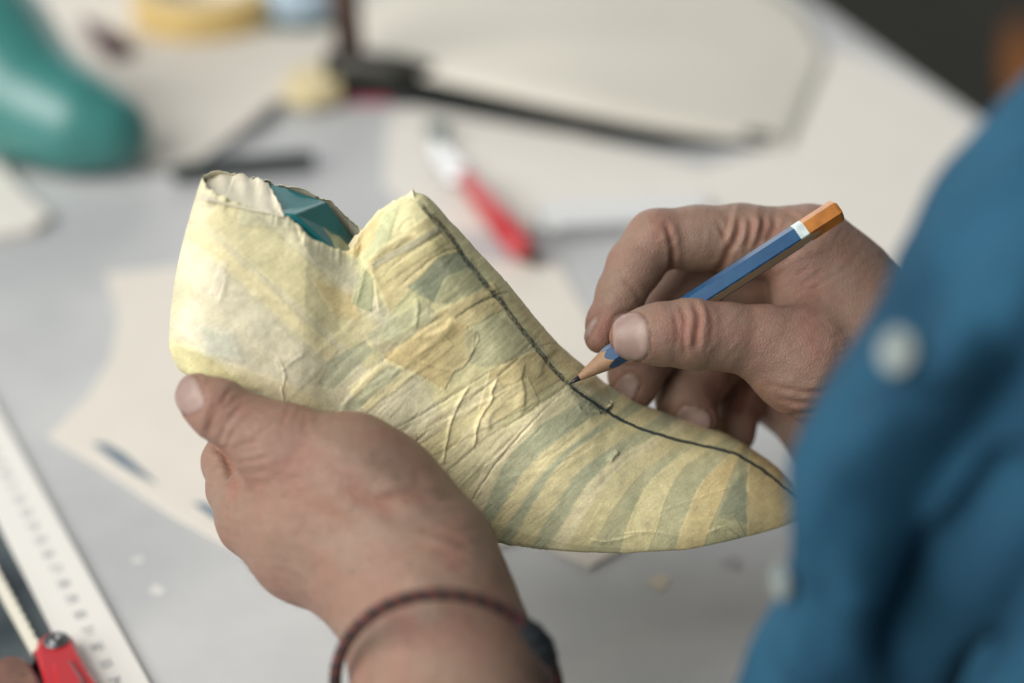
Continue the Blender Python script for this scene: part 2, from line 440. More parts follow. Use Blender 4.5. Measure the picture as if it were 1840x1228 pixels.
# ticks and digits printed on the face: digits made of seven-segment strokes
def stroke(x0, y0, x1, y1, wd):
    a = np.array([x0, y0]); b = np.array([x1, y1]); t = (b - a) / (np.linalg.norm(b - a) + 1e-9); nn = np.array([-t[1], t[0]]) * wd / 2
    return [a + nn, a - nn, b - nn, b + nn]
SEG = {'a': (0, 2, 1, 2), 'b': (1, 1, 1, 2), 'c': (1, 0, 1, 1), 'd': (0, 0, 1, 0), 'e': (0, 0, 0, 1), 'f': (0, 1, 0, 2), 'g': (0, 1, 1, 1)}
DIG = ['abcdef', 'bc', 'abged', 'abgcd', 'fgbc', 'afgcd', 'afgedc', 'abc', 'abcdefg', 'abfgcd']
quads = []
org = a0[:2] + sgn * nr * 0.0
L = np.linalg.norm((a1 - a0)[:2])
for k in range(0, int(L / 10) + 6):
    base = org + d * (k * 10 - 14)
    for s, ch in enumerate(str(k + 7)):
        for g in DIG[int(ch)]:
            x0, y0, x1, y1 = SEG[g]
            f = lambda x, y: base + d * ((x + s * 1.5) * 1.6 - 1.4) + sgn * nr * (8.2 + (2 - y) * 1.6)
            quads.append(stroke(*f(x0, y0), *f(x1, y1), 0.55))
V = []; F = []
for q in quads:
    F.append(tuple(len(V) + i for i in range(4))); V += [(p[0], p[1], 2.47) for p in q]
make_obj('scale_marks', V, F, m_mark, ru, smooth=False)

# dark plate with serrated strip and red clamp in the lower left corner
m_plate = mat('blued_steel', srgb(58, 68, 76), 0.3, metal=0.6, var=srgb(110, 120, 124), nscale=25, noise=0.2)
tag(sheet('dark_plate', [(-120, 880), (12, 925), (60, 1010), (118, 1140), (60, 1260), (-200, 1300)], 0.3, 1.8, m_plate), 'dark blue steel plate under the serrated strip, left of the ruler', 'plate')
sw = thing('hand_saw', TB(60, 1160), 'small saw with cream toothed edge and red clamp, lower left corner', 'saw')
top_e, bot_e = [], []
for k in range(24):
    t = k / 23; px = -20 + t * (70 + 20); py = 1000 + t * (1165 - 1000)
    top_e.append((px + (5 if k % 2 else 1), py - (3 if k % 2 else 0))); bot_e.append((px - 13, py + 8))
sheet('toothed_edge', top_e + bot_e[::-1], 4, 7, mat('cream_enamel', srgb(226, 222, 206), 0.4), parent=sw, href=7)
sheet('blade', [(-40, 1005), (-8, 1020), (70, 1172), (50, 1200), (-40, 1210)], 3.2, 5, m_plate, parent=sw, href=6)
cl = sheet('clamp', smooth_line([(62, 1165), (72, 1142), (100, 1130), (126, 1138), (138, 1160), (160, 1200), (190, 1260), (90, 1290), (75, 1215), (62, 1165)], 5)[:-1], 2.6, 10, m_red, bevel=1.6, parent=sw, href=10)
sheet('clamp_ridge', [(92, 1190), (125, 1182), (148, 1215), (170, 1280), (110, 1290)], 9, 12.5, m_red, bevel=1.6, parent=sw, href=12)
c = TB(101, 1152, 10)
V, F = lathe([(4.3, 0), (4.3, .5), (3.9, .8), (3.1, .8), (2.9, .4), (2.6, .45), (2.5, 1.1), (2.0, 1.5), (1.1, 1.5), (1.0, .5), (0.1, .45)], c, n=40)
sc_ = make_obj('screw', V, F, mat('screw_steel', srgb(128, 130, 132), 0.38, metal=.9, noise=.3, nscale=300), sw)
tag(sheet('leather_scrap', smooth_line([(-30, 1195), (10, 1176), (40, 1178), (60, 1200), (74, 1240), (40, 1280), (-40, 1280), (-30, 1195)], 5)[:-1], 5.4, 11, mat('brown_leather', srgb(128, 92, 78), 0.45, noise=0.4, nscale=120), bevel=1.5, href=11),
    'brown leather scrap in the bottom left corner beside the red clamp', 'leather')

# small stains and chips left on the table
m_st = mat('glue_stain', srgb(206, 196, 176), 0.5); m_st3 = mat('pale_smudge', srgb(208, 208, 204), 0.5); m_st2 = mat('grey_smudge', srgb(168, 168, 170), 0.6)
for (x, y, r, mm, lb) in ((1185, 1046, 15, m_st, 'tan glue spot on the table below the toe of the last'), (1318, 1010, 14, m_st2, 'grey smudge on the table between the toe and the shirt'),
                      (283, 1060, 11, m_st3, 'round pale spot on the table right of the ruler'), (250, 1006, 8, m_st3, 'small pale spot above the round spot on the table')):
    P = [(x + r * (1 + .35 * math.sin(3 * q + x)) * math.cos(q) * 1.3, y + r * (1 + .3 * math.cos(2 * q + y)) * math.sin(q) * .8) for q in np.linspace(0, 2 * math.pi, 14, endpoint=False)]
    tag(sheet('table_spot', P, 0.05, 0.3, mm), lb, 'stain')

# teal last on the table, far left (a plain loft of blobs cut flat at the sole)
def teal(p):
    Hh = [np.array([*PX(a, b, z), r * (D0 - z) / FPX], np.float32) for a, b, z, r in
          ((-130, 60, -430, 95), (-40, 130, -430, 105), (60, 190, -420, 92), (150, 228, -410, 74), (200, 240, -408, 60))]
    d = chain(p, Hh, 25)
    Cn = [np.array([*PX(a, b, z), r * (D0 - z) / FPX], np.float32) for a, b, z, r in ((-60, -60, -440, 70), (-20, 60, -435, 72), (10, 140, -430, 60))]
    d = smin(d, chain(p, Cn, 20), 40)
    wz = FOCUS[2] + p[:, 1] * UV[2] - p[:, 2] * FV[2]
    return np.maximum(d, 6.0 - wz)
V, F, N = nets(teal, (-420, 60, -560), (-150, 330, -380), 3.0)
m_teal = mat('teal_plastic', srgb(50, 124, 120), 0.38, spec=.9)
tag(make_obj('plastic_last', H2W(V), F, m_teal), 'glossy teal plastic shoe last without tape, on the table at far left', 'shoe last')
V, F = tube([TB(1835, 60, -500), TB(1838, 130, -520), TB(1850, 200, -540)], [26, 30, 26], 16)
tag(make_obj('orange_crate_post', V, F, mat('orange_wood', srgb(150, 92, 38), 0.6)), 'orange wooden post by the dark floor at the top right corner', 'post')
# ------------------------------------------------------------------ the taped last in the left hand
AL, BE = math.radians(29), math.radians(0)
NP = np.array([math.sin(BE) * math.cos(AL), -math.sin(AL), math.cos(AL) * math.cos(BE)]); NP /= np.linalg.norm(NP)
def PP(px, py, off=0.0):                      # pixel -> point of the last's centre plane shifted off mm along its normal
    d = np.array([(px - CX) / FPX, (CY - py) / FPX, -1.0]); o = np.array([0, 0, D0])
    t = (off - o @ NP) / (d @ NP); return o + d * t
#      Bv (visible lower edge)  T (middle of the top)  W   rw   open  tb   bulge px
ST = [(306, 672, 367, 316, 20, .42, 1, .20, 21),
      (318, 690, 378, 322, 22, .42, 1, .20, 19),
      (346, 706, 400, 330, 24, .42, 1, .20, 15),
      (400, 730, 440, 342, 26, .42, 1, .18, 8),
      (470, 762, 500, 356, 27, .42, 1, .16, 3),
      (528, 795, 552, 368, 27, .42, 1, .15, 0),
      (566, 825, 575, 388, 26.5, .42, 1, .15, 0),
      (590, 842, 600, 416, 26, .42, 1, .15, 0),
      (612, 858, 622, 432, 26, .40, 1, .15, 0),
      (632, 874, 642, 426, 26, .37, .9, .15, 0),
      (650, 888, 654, 413, 26, .34, .0, .15, 0),
      (670, 902, 676, 388, 26, .32, 0, .15, 0),
      (700, 915, 708, 366, 26, .30, 0, .15, 0),
      (722, 926, 741, 351, 26, .31, 0, .15, 0),
      (735, 936, 764, 356, 26, .34, 0, .15, 0),
      (750, 946, 812, 408, 27, .38, 0, .15, 0),
      (775, 958, 860, 460, 28, .42, 0, .15, 0),
      (805, 968, 906, 511, 29.5, .46, 0, .15, 0),
      (838, 977, 952, 567, 31, .52, 0, .15, 0),
      (876, 984, 998, 623, 32.5, .58, 0, .15, 0),
      (925, 990, 1040, 664, 34.5, .62, 0, .16, 0),
      (985, 993, 1085, 703, 36, .64, 0, .17, 0),
      (1060, 993, 1138, 737, 36.5, .66, 0, .18, 0),
      (1140, 990, 1200, 768, 35.5, .68, 0, .20, 0),
      (1215, 985, 1266, 792, 33, .70, 0, .22, 0),
      (1290, 974, 1330, 814, 28.5, .72, 0, .25, 0),
      (1350, 960, 1384, 844, 22, .74, 0, .30, 0),
      (1400, 944, 1422, 873, 15.5, .76, 0, .35, 0),
      (1436, 928, 1448, 897, 9, .8, 0, .4, 0),
      (1462, 914, 1466, 908, 3, .8, 0, .4, 0)]
ST = np.array(ST, float)
NS, NN, NF = 1040, 330, 110
key = np.arange(len(ST)); Lk = np.hypot(np.diff(ST[:, 0] + ST[:, 2]), np.diff(ST[:, 1] + ST[:, 3])) + 12
key = np.concatenate([[0], np.cumsum(Lk)]); ss = np.linspace(0, key[-1], NS)
def interp_smooth(col):
    # monotone-ish cubic via numpy: average of linear and catmull
    y = ST[:, col]; m = np.gradient(y, key); i = np.clip(np.searchsorted(key, ss, 'right') - 1, 0, len(key) - 2)
    h = key[i + 1] - key[i]; t = (ss - key[i]) / h
    return ((2 * t ** 3 - 3 * t ** 2 + 1) * y[i] + (t ** 3 - 2 * t ** 2 + t) * h * m[i] + (-2 * t ** 3 + 3 * t ** 2) * y[i + 1] + (t ** 3 - t ** 2) * h * m[i + 1])
S = [interp_smooth(c) for c in range(9)]
uend = np.clip(ss / key[3], 0, 1); S[4] = S[4] * np.sqrt(np.clip(1 - (1 - uend) ** 2.6, 0, 1))
tn = 0.5 - 0.5 * np.cos(np.linspace(0.0, 1, NN) * math.pi * 0.93 + math.pi * 0.035)
tn = (tn - tn[0]) / (tn[-1] - tn[0]); tf = np.linspace(0, 1, NF); tf = 0.5 - 0.5 * np.cos(tf * math.pi)
def prof(t, i):
    W, rw, op, tb = S[4][i], S[5][i], np.clip(S[6][i], 0, 1), S[7][i]
    b = np.sqrt(np.clip(1 - (1 - np.minimum(t / tb, 1)) ** 2, 0, 1)); tau = np.clip((t - 0.22) / 0.78, 0, 1)
    body = 1 - (1 - rw) * (tau ** 1.25)
    rho = np.clip(0.95 * W * rw / (Hc[i] * .78), .04, .9)
    rnd = np.sqrt(np.clip(1 - np.clip((tau - 1 + rho) / rho, 0, 1) ** 2, 0, 1)); rnd = rnd * (1 - op) + op * (0.88 + 0.12 * np.sqrt(np.clip(1 - tau ** 12, 0, 1)))
    return W * b * body * rnd
Bc = np.array([PP(S[0][i], S[1][i], 0.80 * S[4][i]) - NP * 0.80 * S[4][i] for i in range(NS)])
Tc = np.array([PP(S[2][i], S[3][i]) for i in range(NS)])
Hc = np.linalg.norm(Tc - Bc, axis=1) + .5
bul = S[8] * 0.17
VN = []
II = np.arange(NS)
TcN = Tc + np.array([0, -.17, 0]) * np.interp(S[2], [505, 524, 540, 560, 575, 590, 618, 642, 652], [0, 2, 12, 26, 20, 9, -4, -8, 0])[:, None]
TcF = Tc + np.array([0, -.17, 0]) * np.interp(S[2], [540, 560, 590, 620, 645, 655], [0, 1, -20, -20, 4, 0])[:, None]
def side(ts, sg, inset=0.0):
    Tq = TcN if sg > 0 else TcF
    n = len(ts); out = np.zeros((NS, n, 3))
    for j, t in enumerate(ts):
        z = np.maximum(prof(t, II) - inset, 0)
        c = Bc * (1 - t) + Tq * t; c = c + np.array([-1.0, -0.15, 0]) * (bul * math.sin(math.pi * min(1, t * 0.92 + .04)))[:, None]
        cs_ = 4.5 * np.clip(1 - ss / key[4], 0, 1) * max(0, 1 - t / .2) ** 2; c = c + np.stack([cs_, cs_ * .4, cs_ * 0], 1)
        out[:, j] = c + sg * NP * z[:, None]
    return out
near = side(tn, 1); far = side(tf, -1)
opn = S[6] > 0.02
# grid: far side reversed + near side ; columns: near 0..NN-1 (bottom to top), far NF-1..0
def grid_normals(G):
    du = np.gradient(G, axis=0); dv = np.gradient(G, axis=1); n = np.cross(du, dv); n /= np.linalg.norm(n, axis=2)[..., None] + 1e-9
    return n
Nn = grid_normals(near); Nf = -grid_normals(far)
if (Nn[NS // 2, NN // 2] @ NP) < 0: Nn, Nf = -Nn, -Nf

# --- tape painting in the plane of the last ------------------------------
CR = np.array(srgb(242, 230, 188)); CR2 = np.array(srgb(236, 223, 172)); OL = np.array(srgb(216, 206, 152)); TAN = np.array(srgb(212, 192, 140))
GR = np.array(srgb(164, 168, 140)); DG = np.array(srgb(132, 144, 124)); PG = np.array(srgb(198, 202, 158)); WH = np.array(srgb(236, 228, 204))
OR = np.array(srgb(222, 196, 140)); GY = np.array(srgb(180, 180, 158))
INK = np.array(srgb(52, 62, 66))
def q(x0, y0, x1, y1, w):                     # strip of tape from a to b, w px wide
    a, b = np.array([x0, y0], float), np.array([x1, y1], float); e = (b - a) / np.linalg.norm(b - a); n = np.array([-e[1], e[0]]) * w / 2
    return [a + n, b + n, b - n, a - n]
PATCH = []                                    # polygon, colour, alpha, layer height mm, softness px
def P_(poly, c, a=.8, h=.12, s=2.0): PATCH.append((poly, c, a, h, s))
# heel piece: wide soft strips running down to the right
P_([(280, 280), (480, 320), (560, 400), (700, 560), (800, 760), (600, 900), (280, 700)], np.array(srgb(216, 209, 178)), .85, .1, 14)
P_(q(390, 370, 690, 640, 70), OL, .55, .12, 7)
P_(q(345, 410, 600, 640, 26), CR2, .65, .10, 6)
P_(q(320, 450, 560, 680, 60), WH, .40, .10, 9)
P_(q(430, 385, 545, 395, 40), GY, .45, .10, 7)
P_(q(330, 560, 520, 720, 70), WH, .45, .10, 9)
P_([(540, 430), (600, 450), (650, 470), (640, 520), (560, 470)], GY, .5, .1, 5)
P_([(560, 500), (640, 530), (650, 575), (600, 570)], OR, .5, .1, 8)
P_([(360, 585), (420, 600), (440, 650), (370, 640)], np.array(srgb(206, 212, 196)), .6, .1, 12)
P_([(300, 610), (380, 640), (470, 700), (330, 690)], np.array(srgb(214, 206, 140)), .55, .1, 9)
P_([(400, 650), (520, 690), (640, 760), (500, 730)], np.array(srgb(226, 212, 160)), .5, .1, 7)
P_(q(405, 470, 385, 530, 14), WH, .5, .1, 3)
# piece between notch and instep
P_([(632, 545), (652, 480), (672, 500), (668, 560), (640, 548)], PG * .82, .85, .14, 2)
P_([(650, 460), (695, 385), (718, 372), (700, 430), (662, 470)], PG * .95, .8, .14, 2)
P_([(622, 448), (668, 400), (690, 380), (672, 430), (640, 462)], OR, .8, .14, 2.5)
P_([(660, 470), (780, 380), (830, 450), (700, 560)], TAN * .95, .55, .1, 3)
P_(q(670, 480, 790, 410, 12), GY * .75, .7, .12, 2)
P_(q(690, 500, 800, 430, 16), OL * .85, .7, .12, 1.5)
P_([(732, 518), (790, 462), (832, 452), (850, 480), (800, 500), (782, 545)], DG, .85, -.1, 2.5)
P_([(780, 545), (795, 500), (850, 462), (880, 520), (820, 548)], DG * .95 * .6 + OL * .3, .75, -.06, 5)
P_([(800, 560), (850, 530), (880, 545), (830, 580)], GR, .6, .0, 4)
P_(q(690, 640, 900, 530, 50), TAN, .7, .12, 1.5)
P_(q(640, 720, 800, 600, 55), CR2, .7, .12, 1.5)
P_([(590, 650), (655, 612), (672, 630), (600, 700), (570, 690)], GR * 1.15, .7, -.05, 2)
P_([(610, 735), (700, 655), (725, 665), (640, 740)], GR * 1.12, .7, -.05, 2.5)
P_([(655, 600), (760, 540), (790, 570), (690, 640)], GY, .45, .1, 2)
P_([(820, 575), (856, 597), (852, 630), (835, 655), (818, 668), (800, 700), (745, 668), (690, 640), (750, 600), (790, 578)], TAN * 1.02, .85, .16, 1.2)
P_([(700, 560), (745, 510), (775, 540), (770, 575), (720, 620), (680, 610)], PG * .95, .4, .06, 5)
P_([(835, 600), (880, 560), (960, 600), (1000, 655), (960, 640), (870, 660), (840, 650)], GR * .9 + TAN * .12, .55, .05, 4)
P_([(880, 665), (960, 630), (1010, 680), (950, 720), (880, 770), (860, 740)], TAN, .75, .12, 3)
P_(q(760, 800, 960, 700, 46), CR2, .55, .12, 2)
P_(q(720, 800, 900, 690, 30), CR, .5, .10, 3)
P_([(820, 900), (880, 800), (980, 760), (1120, 800), (1200, 850), (1080, 890), (940, 900), (860, 930)], CR, .45, .05, 26)
P_(q(800, 860, 900, 760, 60), CR, .5, .1, 5)
# forepart: strips fan from the ridge to the sole.  (top x,y, mid, bottom) edges
FAN = [((1020, 692), (900, 790), (829, 935)), ((1062, 712), (930, 800), (852, 955)), ((1085, 735), (960, 830), (868, 965)),
       ((1105, 745), (985, 840), (892, 978)), ((1130, 750), (1010, 830), (915, 985)), ((1160, 765), (1040, 850), (950, 990)),
       ((1190, 775), (1075, 850), (980, 996)), ((1215, 780), (1105, 850), (1008, 1000)), ((1240, 790), (1145, 860), (1052, 1000)),
       ((1262, 795), (1165, 870), (1110, 1000)), ((1290, 800), (1215, 860), (1164, 1000)), ((1318, 812), (1255, 880), (1210, 995)),
       ((1330, 820), (1300, 890), (1262, 988)), ((1345, 830), (1340, 900), (1345, 975)), ((1500, 850), (1500, 900), (1500, 960))]
FC = [CR * 1.0, GR * 1.3, CR2, GR * 1.25, CR2 * .98, GR * 1.25, CR, CR2 * .9, GR * 1.05, CR2, GR * .95, TAN * 1.12, GR * .8, TAN * 1.08]
for (e0, e1, c) in zip(FAN[:-1], FAN[1:], FC):
    a = smooth_line(e0, 6); b = smooth_line(e1, 6)
    ex = lambda L: np.vstack([L[0] + (L[0] - L[1]) * 2.5, L, L[-1] + (L[-1] - L[-2]) * 3])
    light = c[0] > .4
    P_(np.vstack([ex(a), ex(b)[::-1]]), c, .82 if light else .741, .05 if light else 0, 4.0)
P_([(1080, 905), (1160, 925), (1250, 935), (1320, 925), (1340, 965), (1210, 990), (1080, 1000), (1050, 960)], OL, .18, .08, 3)
P_([(1318, 870), (1335, 850), (1343, 900), (1340, 940), (1290, 930), (1300, 900)], DG, .5, 0, 3)
P_([(1050, 715), (1300, 800), (1340, 830), (1280, 830), (1150, 800), (1060, 760)], OL, .30, .06, 9)
P_([(1000, 670), (1060, 715), (1100, 745), (1060, 760), (1020, 700)], DG, .35, .0, 7)
P_([(900, 520), (960, 600), (1040, 690), (1100, 720), (1060, 650), (960, 560)], np.array(srgb(216, 190, 142)), .45, .05, 9)

RIDGE = [  # polyline, height mm, width px, skew, taper
    ([(652, 700), (700, 672), (760, 630), (800, 592), (822, 575)], .55, 7, .6),
    ([(738, 600), (770, 602), (800, 588), (812, 568)], .8, 6, .7),
    ([(748, 535), (752, 560), (746, 590)], .7, 4, .5),
    ([(662, 474), (682, 450), (720, 428), (745, 424)], .9, 5, .7),
    ([(662, 474), (672, 500), (677, 530), (682, 560)], .8, 4.5, -.7),
    ([(668, 480), (700, 455), (735, 435)], -.5, 4, .5),
    ([(690, 492), (735, 455), (800, 414)], -.45, 2.2, 0), ([(720, 512), (770, 470), (800, 452), (822, 446)], -.45, 2.2, 0),
    ([(740, 418), (770, 432), (800, 452)], .5, 3.5, .5), ([(716, 420), (728, 400), (745, 392)], -.7, 6, .6),
    ([(812, 576), (850, 550), (898, 528), (920, 528)], -.6, 2.6, .6), ([(818, 575), (858, 600), (852, 628), (838, 655), (820, 668)], .5, 1.8, .8),
    ([(752, 648), (790, 660), (822, 668)], .55, 2.2, .4), ([(700, 656), (745, 676), (796, 701), (812, 690)], .25, 1.6, .8),
    ([(896, 676), (884, 705), (886, 716), (868, 742), (858, 765), (855, 790), (851, 806)], 1.0, 2.6, .4),
    ([(845, 690), (820, 735), (808, 770), (802, 800), (797, 835)], .85, 2.6, .5),
    ([(940, 652), (934, 680), (940, 705), (938, 740)], 1.0, 8, .8), ([(908, 720), (880, 745), (876, 775)], .8, 8, .6),
    ([(1000, 622), (975, 650), (968, 680)], .5, 7, .6), ([(880, 700), (900, 690), (930, 690)], .4, 6, .5),
    ([(960, 615), (930, 640), (880, 668), (780, 732), (688, 782)], -.45, 2.0, .3), ([(940, 635), (880, 690), (825, 730), (724, 812)], -.5, 2.0, .3),
    ([(1018, 694), (940, 748), (880, 785), (800, 850)], -.5, 2.0, .3), ([(1016, 700), (960, 755), (880, 850), (829, 930)], -.4, 2.0, .3),
    ([(1112, 812), (1102, 822), (1096, 832)], 1.1, 4, .6), ([(1000, 600), (1030, 614), (1040, 640)], .3, 4, .4),
    ([(600, 760), (640, 700), (690, 650)], .6, 6, .6), ([(580, 700), (640, 640), (720, 590)], .35, 7, .5), ([(640, 720), (690, 690), (720, 660)], .4, 5, .5),
    ([(560, 640), (610, 600), (640, 570)], .35, 6, .5), ([(500, 640), (512, 672), (508, 700), (512, 725)], .5, 2.4, .4), ([(505, 668), (525, 650), (548, 635)], .45, 2.2, .4),
    ([(520, 690), (500, 660), (496, 640)], .3, 2.4, .4), ([(430, 470), (560, 560), (640, 620)], .25, 5, .7), ([(380, 420), (470, 500), (560, 600)], .3, 6, .6),
    ([(395, 545), (400, 520), (408, 490)], .5, 4, .5), ([(350, 580), (420, 610), (520, 650)], .3, 6, .5), ([(320, 620), (380, 640), (440, 680)], .5, 7, .6),
    ([(560, 480), (620, 520), (690, 560)], .3, 5, .4), ([(640, 545), (652, 500), (658, 478)], .7, 3, .7), ([(700, 420), (704, 400), (716, 380)], .6, 4, .5),
    ([(528, 395), (534, 412), (544, 438)], -.9, 4, .6), ([(545, 420), (580, 440), (612, 452)], .5, 6, .6), ([(640, 450), (662, 420), (676, 400), (692, 385)], .9, 4, .7),
    ([(1040, 728), (1048, 740), (1095, 742)], .5, 2.5, .5), ([(1082, 742), (1094, 734), (1100, 722)], .8, 2.6, .5),
    ([(1270, 958), (1300, 948), (1330, 968)], .5, 3, .6), ([(1110, 960), (1170, 955), (1220, 965)], .5, 3, .7), ([(1058, 968), (1090, 972), (1140, 962)], .5, 3, .7),
    ([(905, 975), (940, 985), (990, 990)], .5, 4, .6), ([(1180, 920), (1240, 900), (1330, 870)], .25, 2.5, .5), ([(820, 930), (860, 960), (905, 972)], .5, 4, .6),
    ([(940, 770), (985, 730), (1030, 705)], .35, 6, .5), ([(1150, 800), (1110, 830), (1060, 880)], .3, 7, .4), ([(900, 860), (1000, 840), (1080, 800)], .25, 5, .5),
    ([(758, 372), (790, 418), (818, 452)], .35, 2.5, .9), ([(880, 505), (905, 548), (918, 560)], .5, 3, .6),
    ([(860, 520), (880, 528), (905, 548)], .4, 3, .6), ([(1005, 640), (1030, 660), (1044, 678)], .3, 3, .6)]
rr = np.random.default_rng(3)
for k in range(130):                           # many faint lengthwise pulls in the tape over the waist
    x, y = rr.uniform(600, 1020), rr.uniform(480, 900); a = math.radians(rr.uniform(-48, -30)); L = rr.uniform(20, 70)
    RIDGE.append(([(x, y), (x + L * math.cos(a), y + L * math.sin(a) * 0.9), (x + 1.8 * L * math.cos(a), y + 1.8 * L * math.sin(a))], rr.uniform(-.22, .24), rr.uniform(1.2, 4.5), .4))
for k in range(24):
    x, y = rr.uniform(310, 600), rr.uniform(400, 700); a = math.radians(rr.uniform(20, 50)); L = rr.uniform(20, 60)
    RIDGE.append(([(x, y), (x + L * math.cos(a), y + L * math.sin(a)), (x + 1.6 * L * math.cos(a), y + 1.8 * L * math.sin(a))], rr.uniform(-.16, .2), rr.uniform(3, 8), .4))
DARKL = [([(755, 364), (768, 380), (800, 414), (830, 454), (850, 482), (880, 520), (910, 556), (945, 600), (975, 640), (1000, 668), (1022, 690)], 4.6, .85, 1),
         ([(1022, 690), (1040, 706), (1062, 722), (1084, 736), (1110, 752), (1150, 770), (1200, 787), (1260, 801), (1320, 817), (1360, 838), (1400, 868), (1440, 897)], 3.0, .93, 0),
         ([(968, 636), (990, 664), (1015, 684)], 2.0, .35, 1), ([(1030, 700), (1060, 722), (1090, 742)], 8, .35, 1),
         ([(1060, 725), (1090, 742), (1098, 730)], 3, .6, 1), ([(1078, 744), (1096, 734)], 3, .8, 0), ([(1094, 724), (1101, 732)], 2, .6, 0),
         ([(688, 782), (780, 732), (880, 668), (936, 638), (965, 618)], 1.2, .55, 0), ([(724, 812), (800, 752), (880, 690), (935, 640)], 1.3, .6, 0),
         ([(1018, 694), (960, 736), (890, 780), (800, 850)], 1.2, .5, 0), ([(1016, 700), (960, 755), (900, 820), (860, 880), (829, 932)], 1.1, .5, 0),
         ([(690, 492), (735, 455), (800, 414)], 1.2, .5, 0), ([(720, 512), (770, 470), (800, 452), (822, 446)], 1.2, .5, 0), ([(818, 573), (850, 550), (898, 528)], 1.2, .6, 0),
         ([(852, 632), (836, 658), (822, 668)], 1.5, .5, 0), ([(505, 668), (525, 650), (548, 635)], 1.4, .35, 0), ([(512, 725), (508, 700), (505, 668)], 1.2, .35, 0),
         ([(968, 622), (1000, 616), (1020, 620)], 1.4, .35, 0), ([(910, 770), (850, 840), (800, 900)], 1, .3, 0), ([(600, 660), (660, 610), (700, 590)], 1.2, .25, 0)]
def paint(x, y):
    N = len(x); col = np.tile(CR2 * .72 + PG * .28, (N, 1)); h = np.zeros(N)
    n1 = n2(x, y, 60, 1); nf = n2(x, y, 9, 2); nff = n2(x, y, 3.2, 3)
    wx = x + (n2(x, y, 30, 4) - .5) * 4 + (nf - .5) * 2; wy = y + (n2(x, y, 30, 5) - .5) * 4 + (nff - .5) * 2
    for poly, c, a, lay, s in PATCH:
        m = near_box(wx, wy, poly, 12)
        if not m.any(): continue
        d = poly_sd(wx[m], wy[m], poly); k = sstep(s, -s, d) * a * (0.82 + 0.3 * n1[m])
        if a == .741: k = k * (.26 + .44 * sstep(740, 930, wy[m] + .12 * (wx[m] - 1000)))
        col[m] = col[m] * (1 - k[:, None]) + np.array(c) * k[:, None]
        h[m] += lay * 1.5 * sstep(max(1.0, s * .45), -max(1.0, s * .45), d)
    mott = (n2(x, y, 14, 6) - .5) * .16 + (nf - .5) * .14 + (nff - .5) * .12
    # fibres along the strips
    fx = (x * .80 - y * .6); fy = (x * .6 + y * .80)
    mott += (vnoise(np.stack([fx / 22, fy / 2.4, np.full(N, 9.)], 1)) - .5) * .13
    col *= (1 + mott)[:, None]
    gmix = sstep(.55, .8, n2(x, y, 26, 8)) * .14
    col = col * (1 - gmix[:, None]) + GR * gmix[:, None]
    for P, A, wd, sk in RIDGE:
        L = smooth_line(P, 6); m = near_box(x, y, L, wd * 4)
        if not m.any(): continue
        jx = x[m] + (nf[m] - .5) * 3; jy = y[m] + (nff[m] - .5) * 3
        d, s, u = line_d(jx, jy, L); wl = wd * np.where(s > 0, 1 + sk, 1 - sk * .6)
        g = np.exp(-(d / wl) ** 2) * np.clip(np.minimum(u, 1 - u) * 7 + .15, 0, 1)
        h[m] += A * .52 * g
    for P, wd, a, grain in DARKL:
        L = smooth_line(P, 6); m = near_box(x, y, L, wd * 3)
        if not m.any(): continue
        d, s, u = line_d(x[m] + (nff[m] - .5) * 2, y[m] + (nf[m] - .5) * 2, L)
        k = sstep(wd + .8, wd - 1.2, d) * a * (1 - .55 * grain * sstep(.35, .75, n2(x[m], y[m], 3.0, 11)))
        k *= np.clip(np.minimum(u, 1 - u) * 25 + .4, 0, 1)
        col[m] = col[m] * (1 - k[:, None]) + INK * k[:, None]; h[m] -= .10 * k
    dw = (fx * 0 + x * .74 - y * .67); ew = (x * .67 + y * .74)
    wmask = sstep(560, 700, x) * sstep(1150, 950, x)
    cr = np.abs(vnoise(np.stack([dw / 60 + 3, ew / 7.0, np.full(N, 4.)], 1)) - .5) * 2; h += -(1 - cr) ** 5 * .075 * wmask
    cr = np.abs(vnoise(np.stack([dw / 34 + 1, ew / 4.0, np.full(N, 14.)], 1)) - .5) * 2; h += (1 - cr) ** 5 * .045 * (wmask * .8 + .2)
    h += (n1 - .5) * .7 + (n2(x, y, 22, 12) - .5) * .3 + (nf - .5) * .10
    return np.clip(col, 0.01, .95), h
xN, yN = H2PX(near.reshape(-1, 3)); cN, hN = paint(xN, yN)
xF, yF = H2PX(far.reshape(-1, 3)); cF, hF = paint(xF, yF)
fadeN = np.ones((NS, NN)); fadeN *= sstep(0, .06, np.minimum(np.minimum(ss, key[-1] - ss) / key[-1] * 3, 1))[:, None]
top_f = np.where(opn, 1.0, 0.0)
hN = hN.reshape(NS, NN) * fadeN; hF = hF.reshape(NS, NF)
# torn, crinkled rim of the opening
rimn = (n2(ss, ss * 0, 30, 20) - .5) * 1.2 + (n2(ss, ss * 0, 11, 21) - .5) * .5
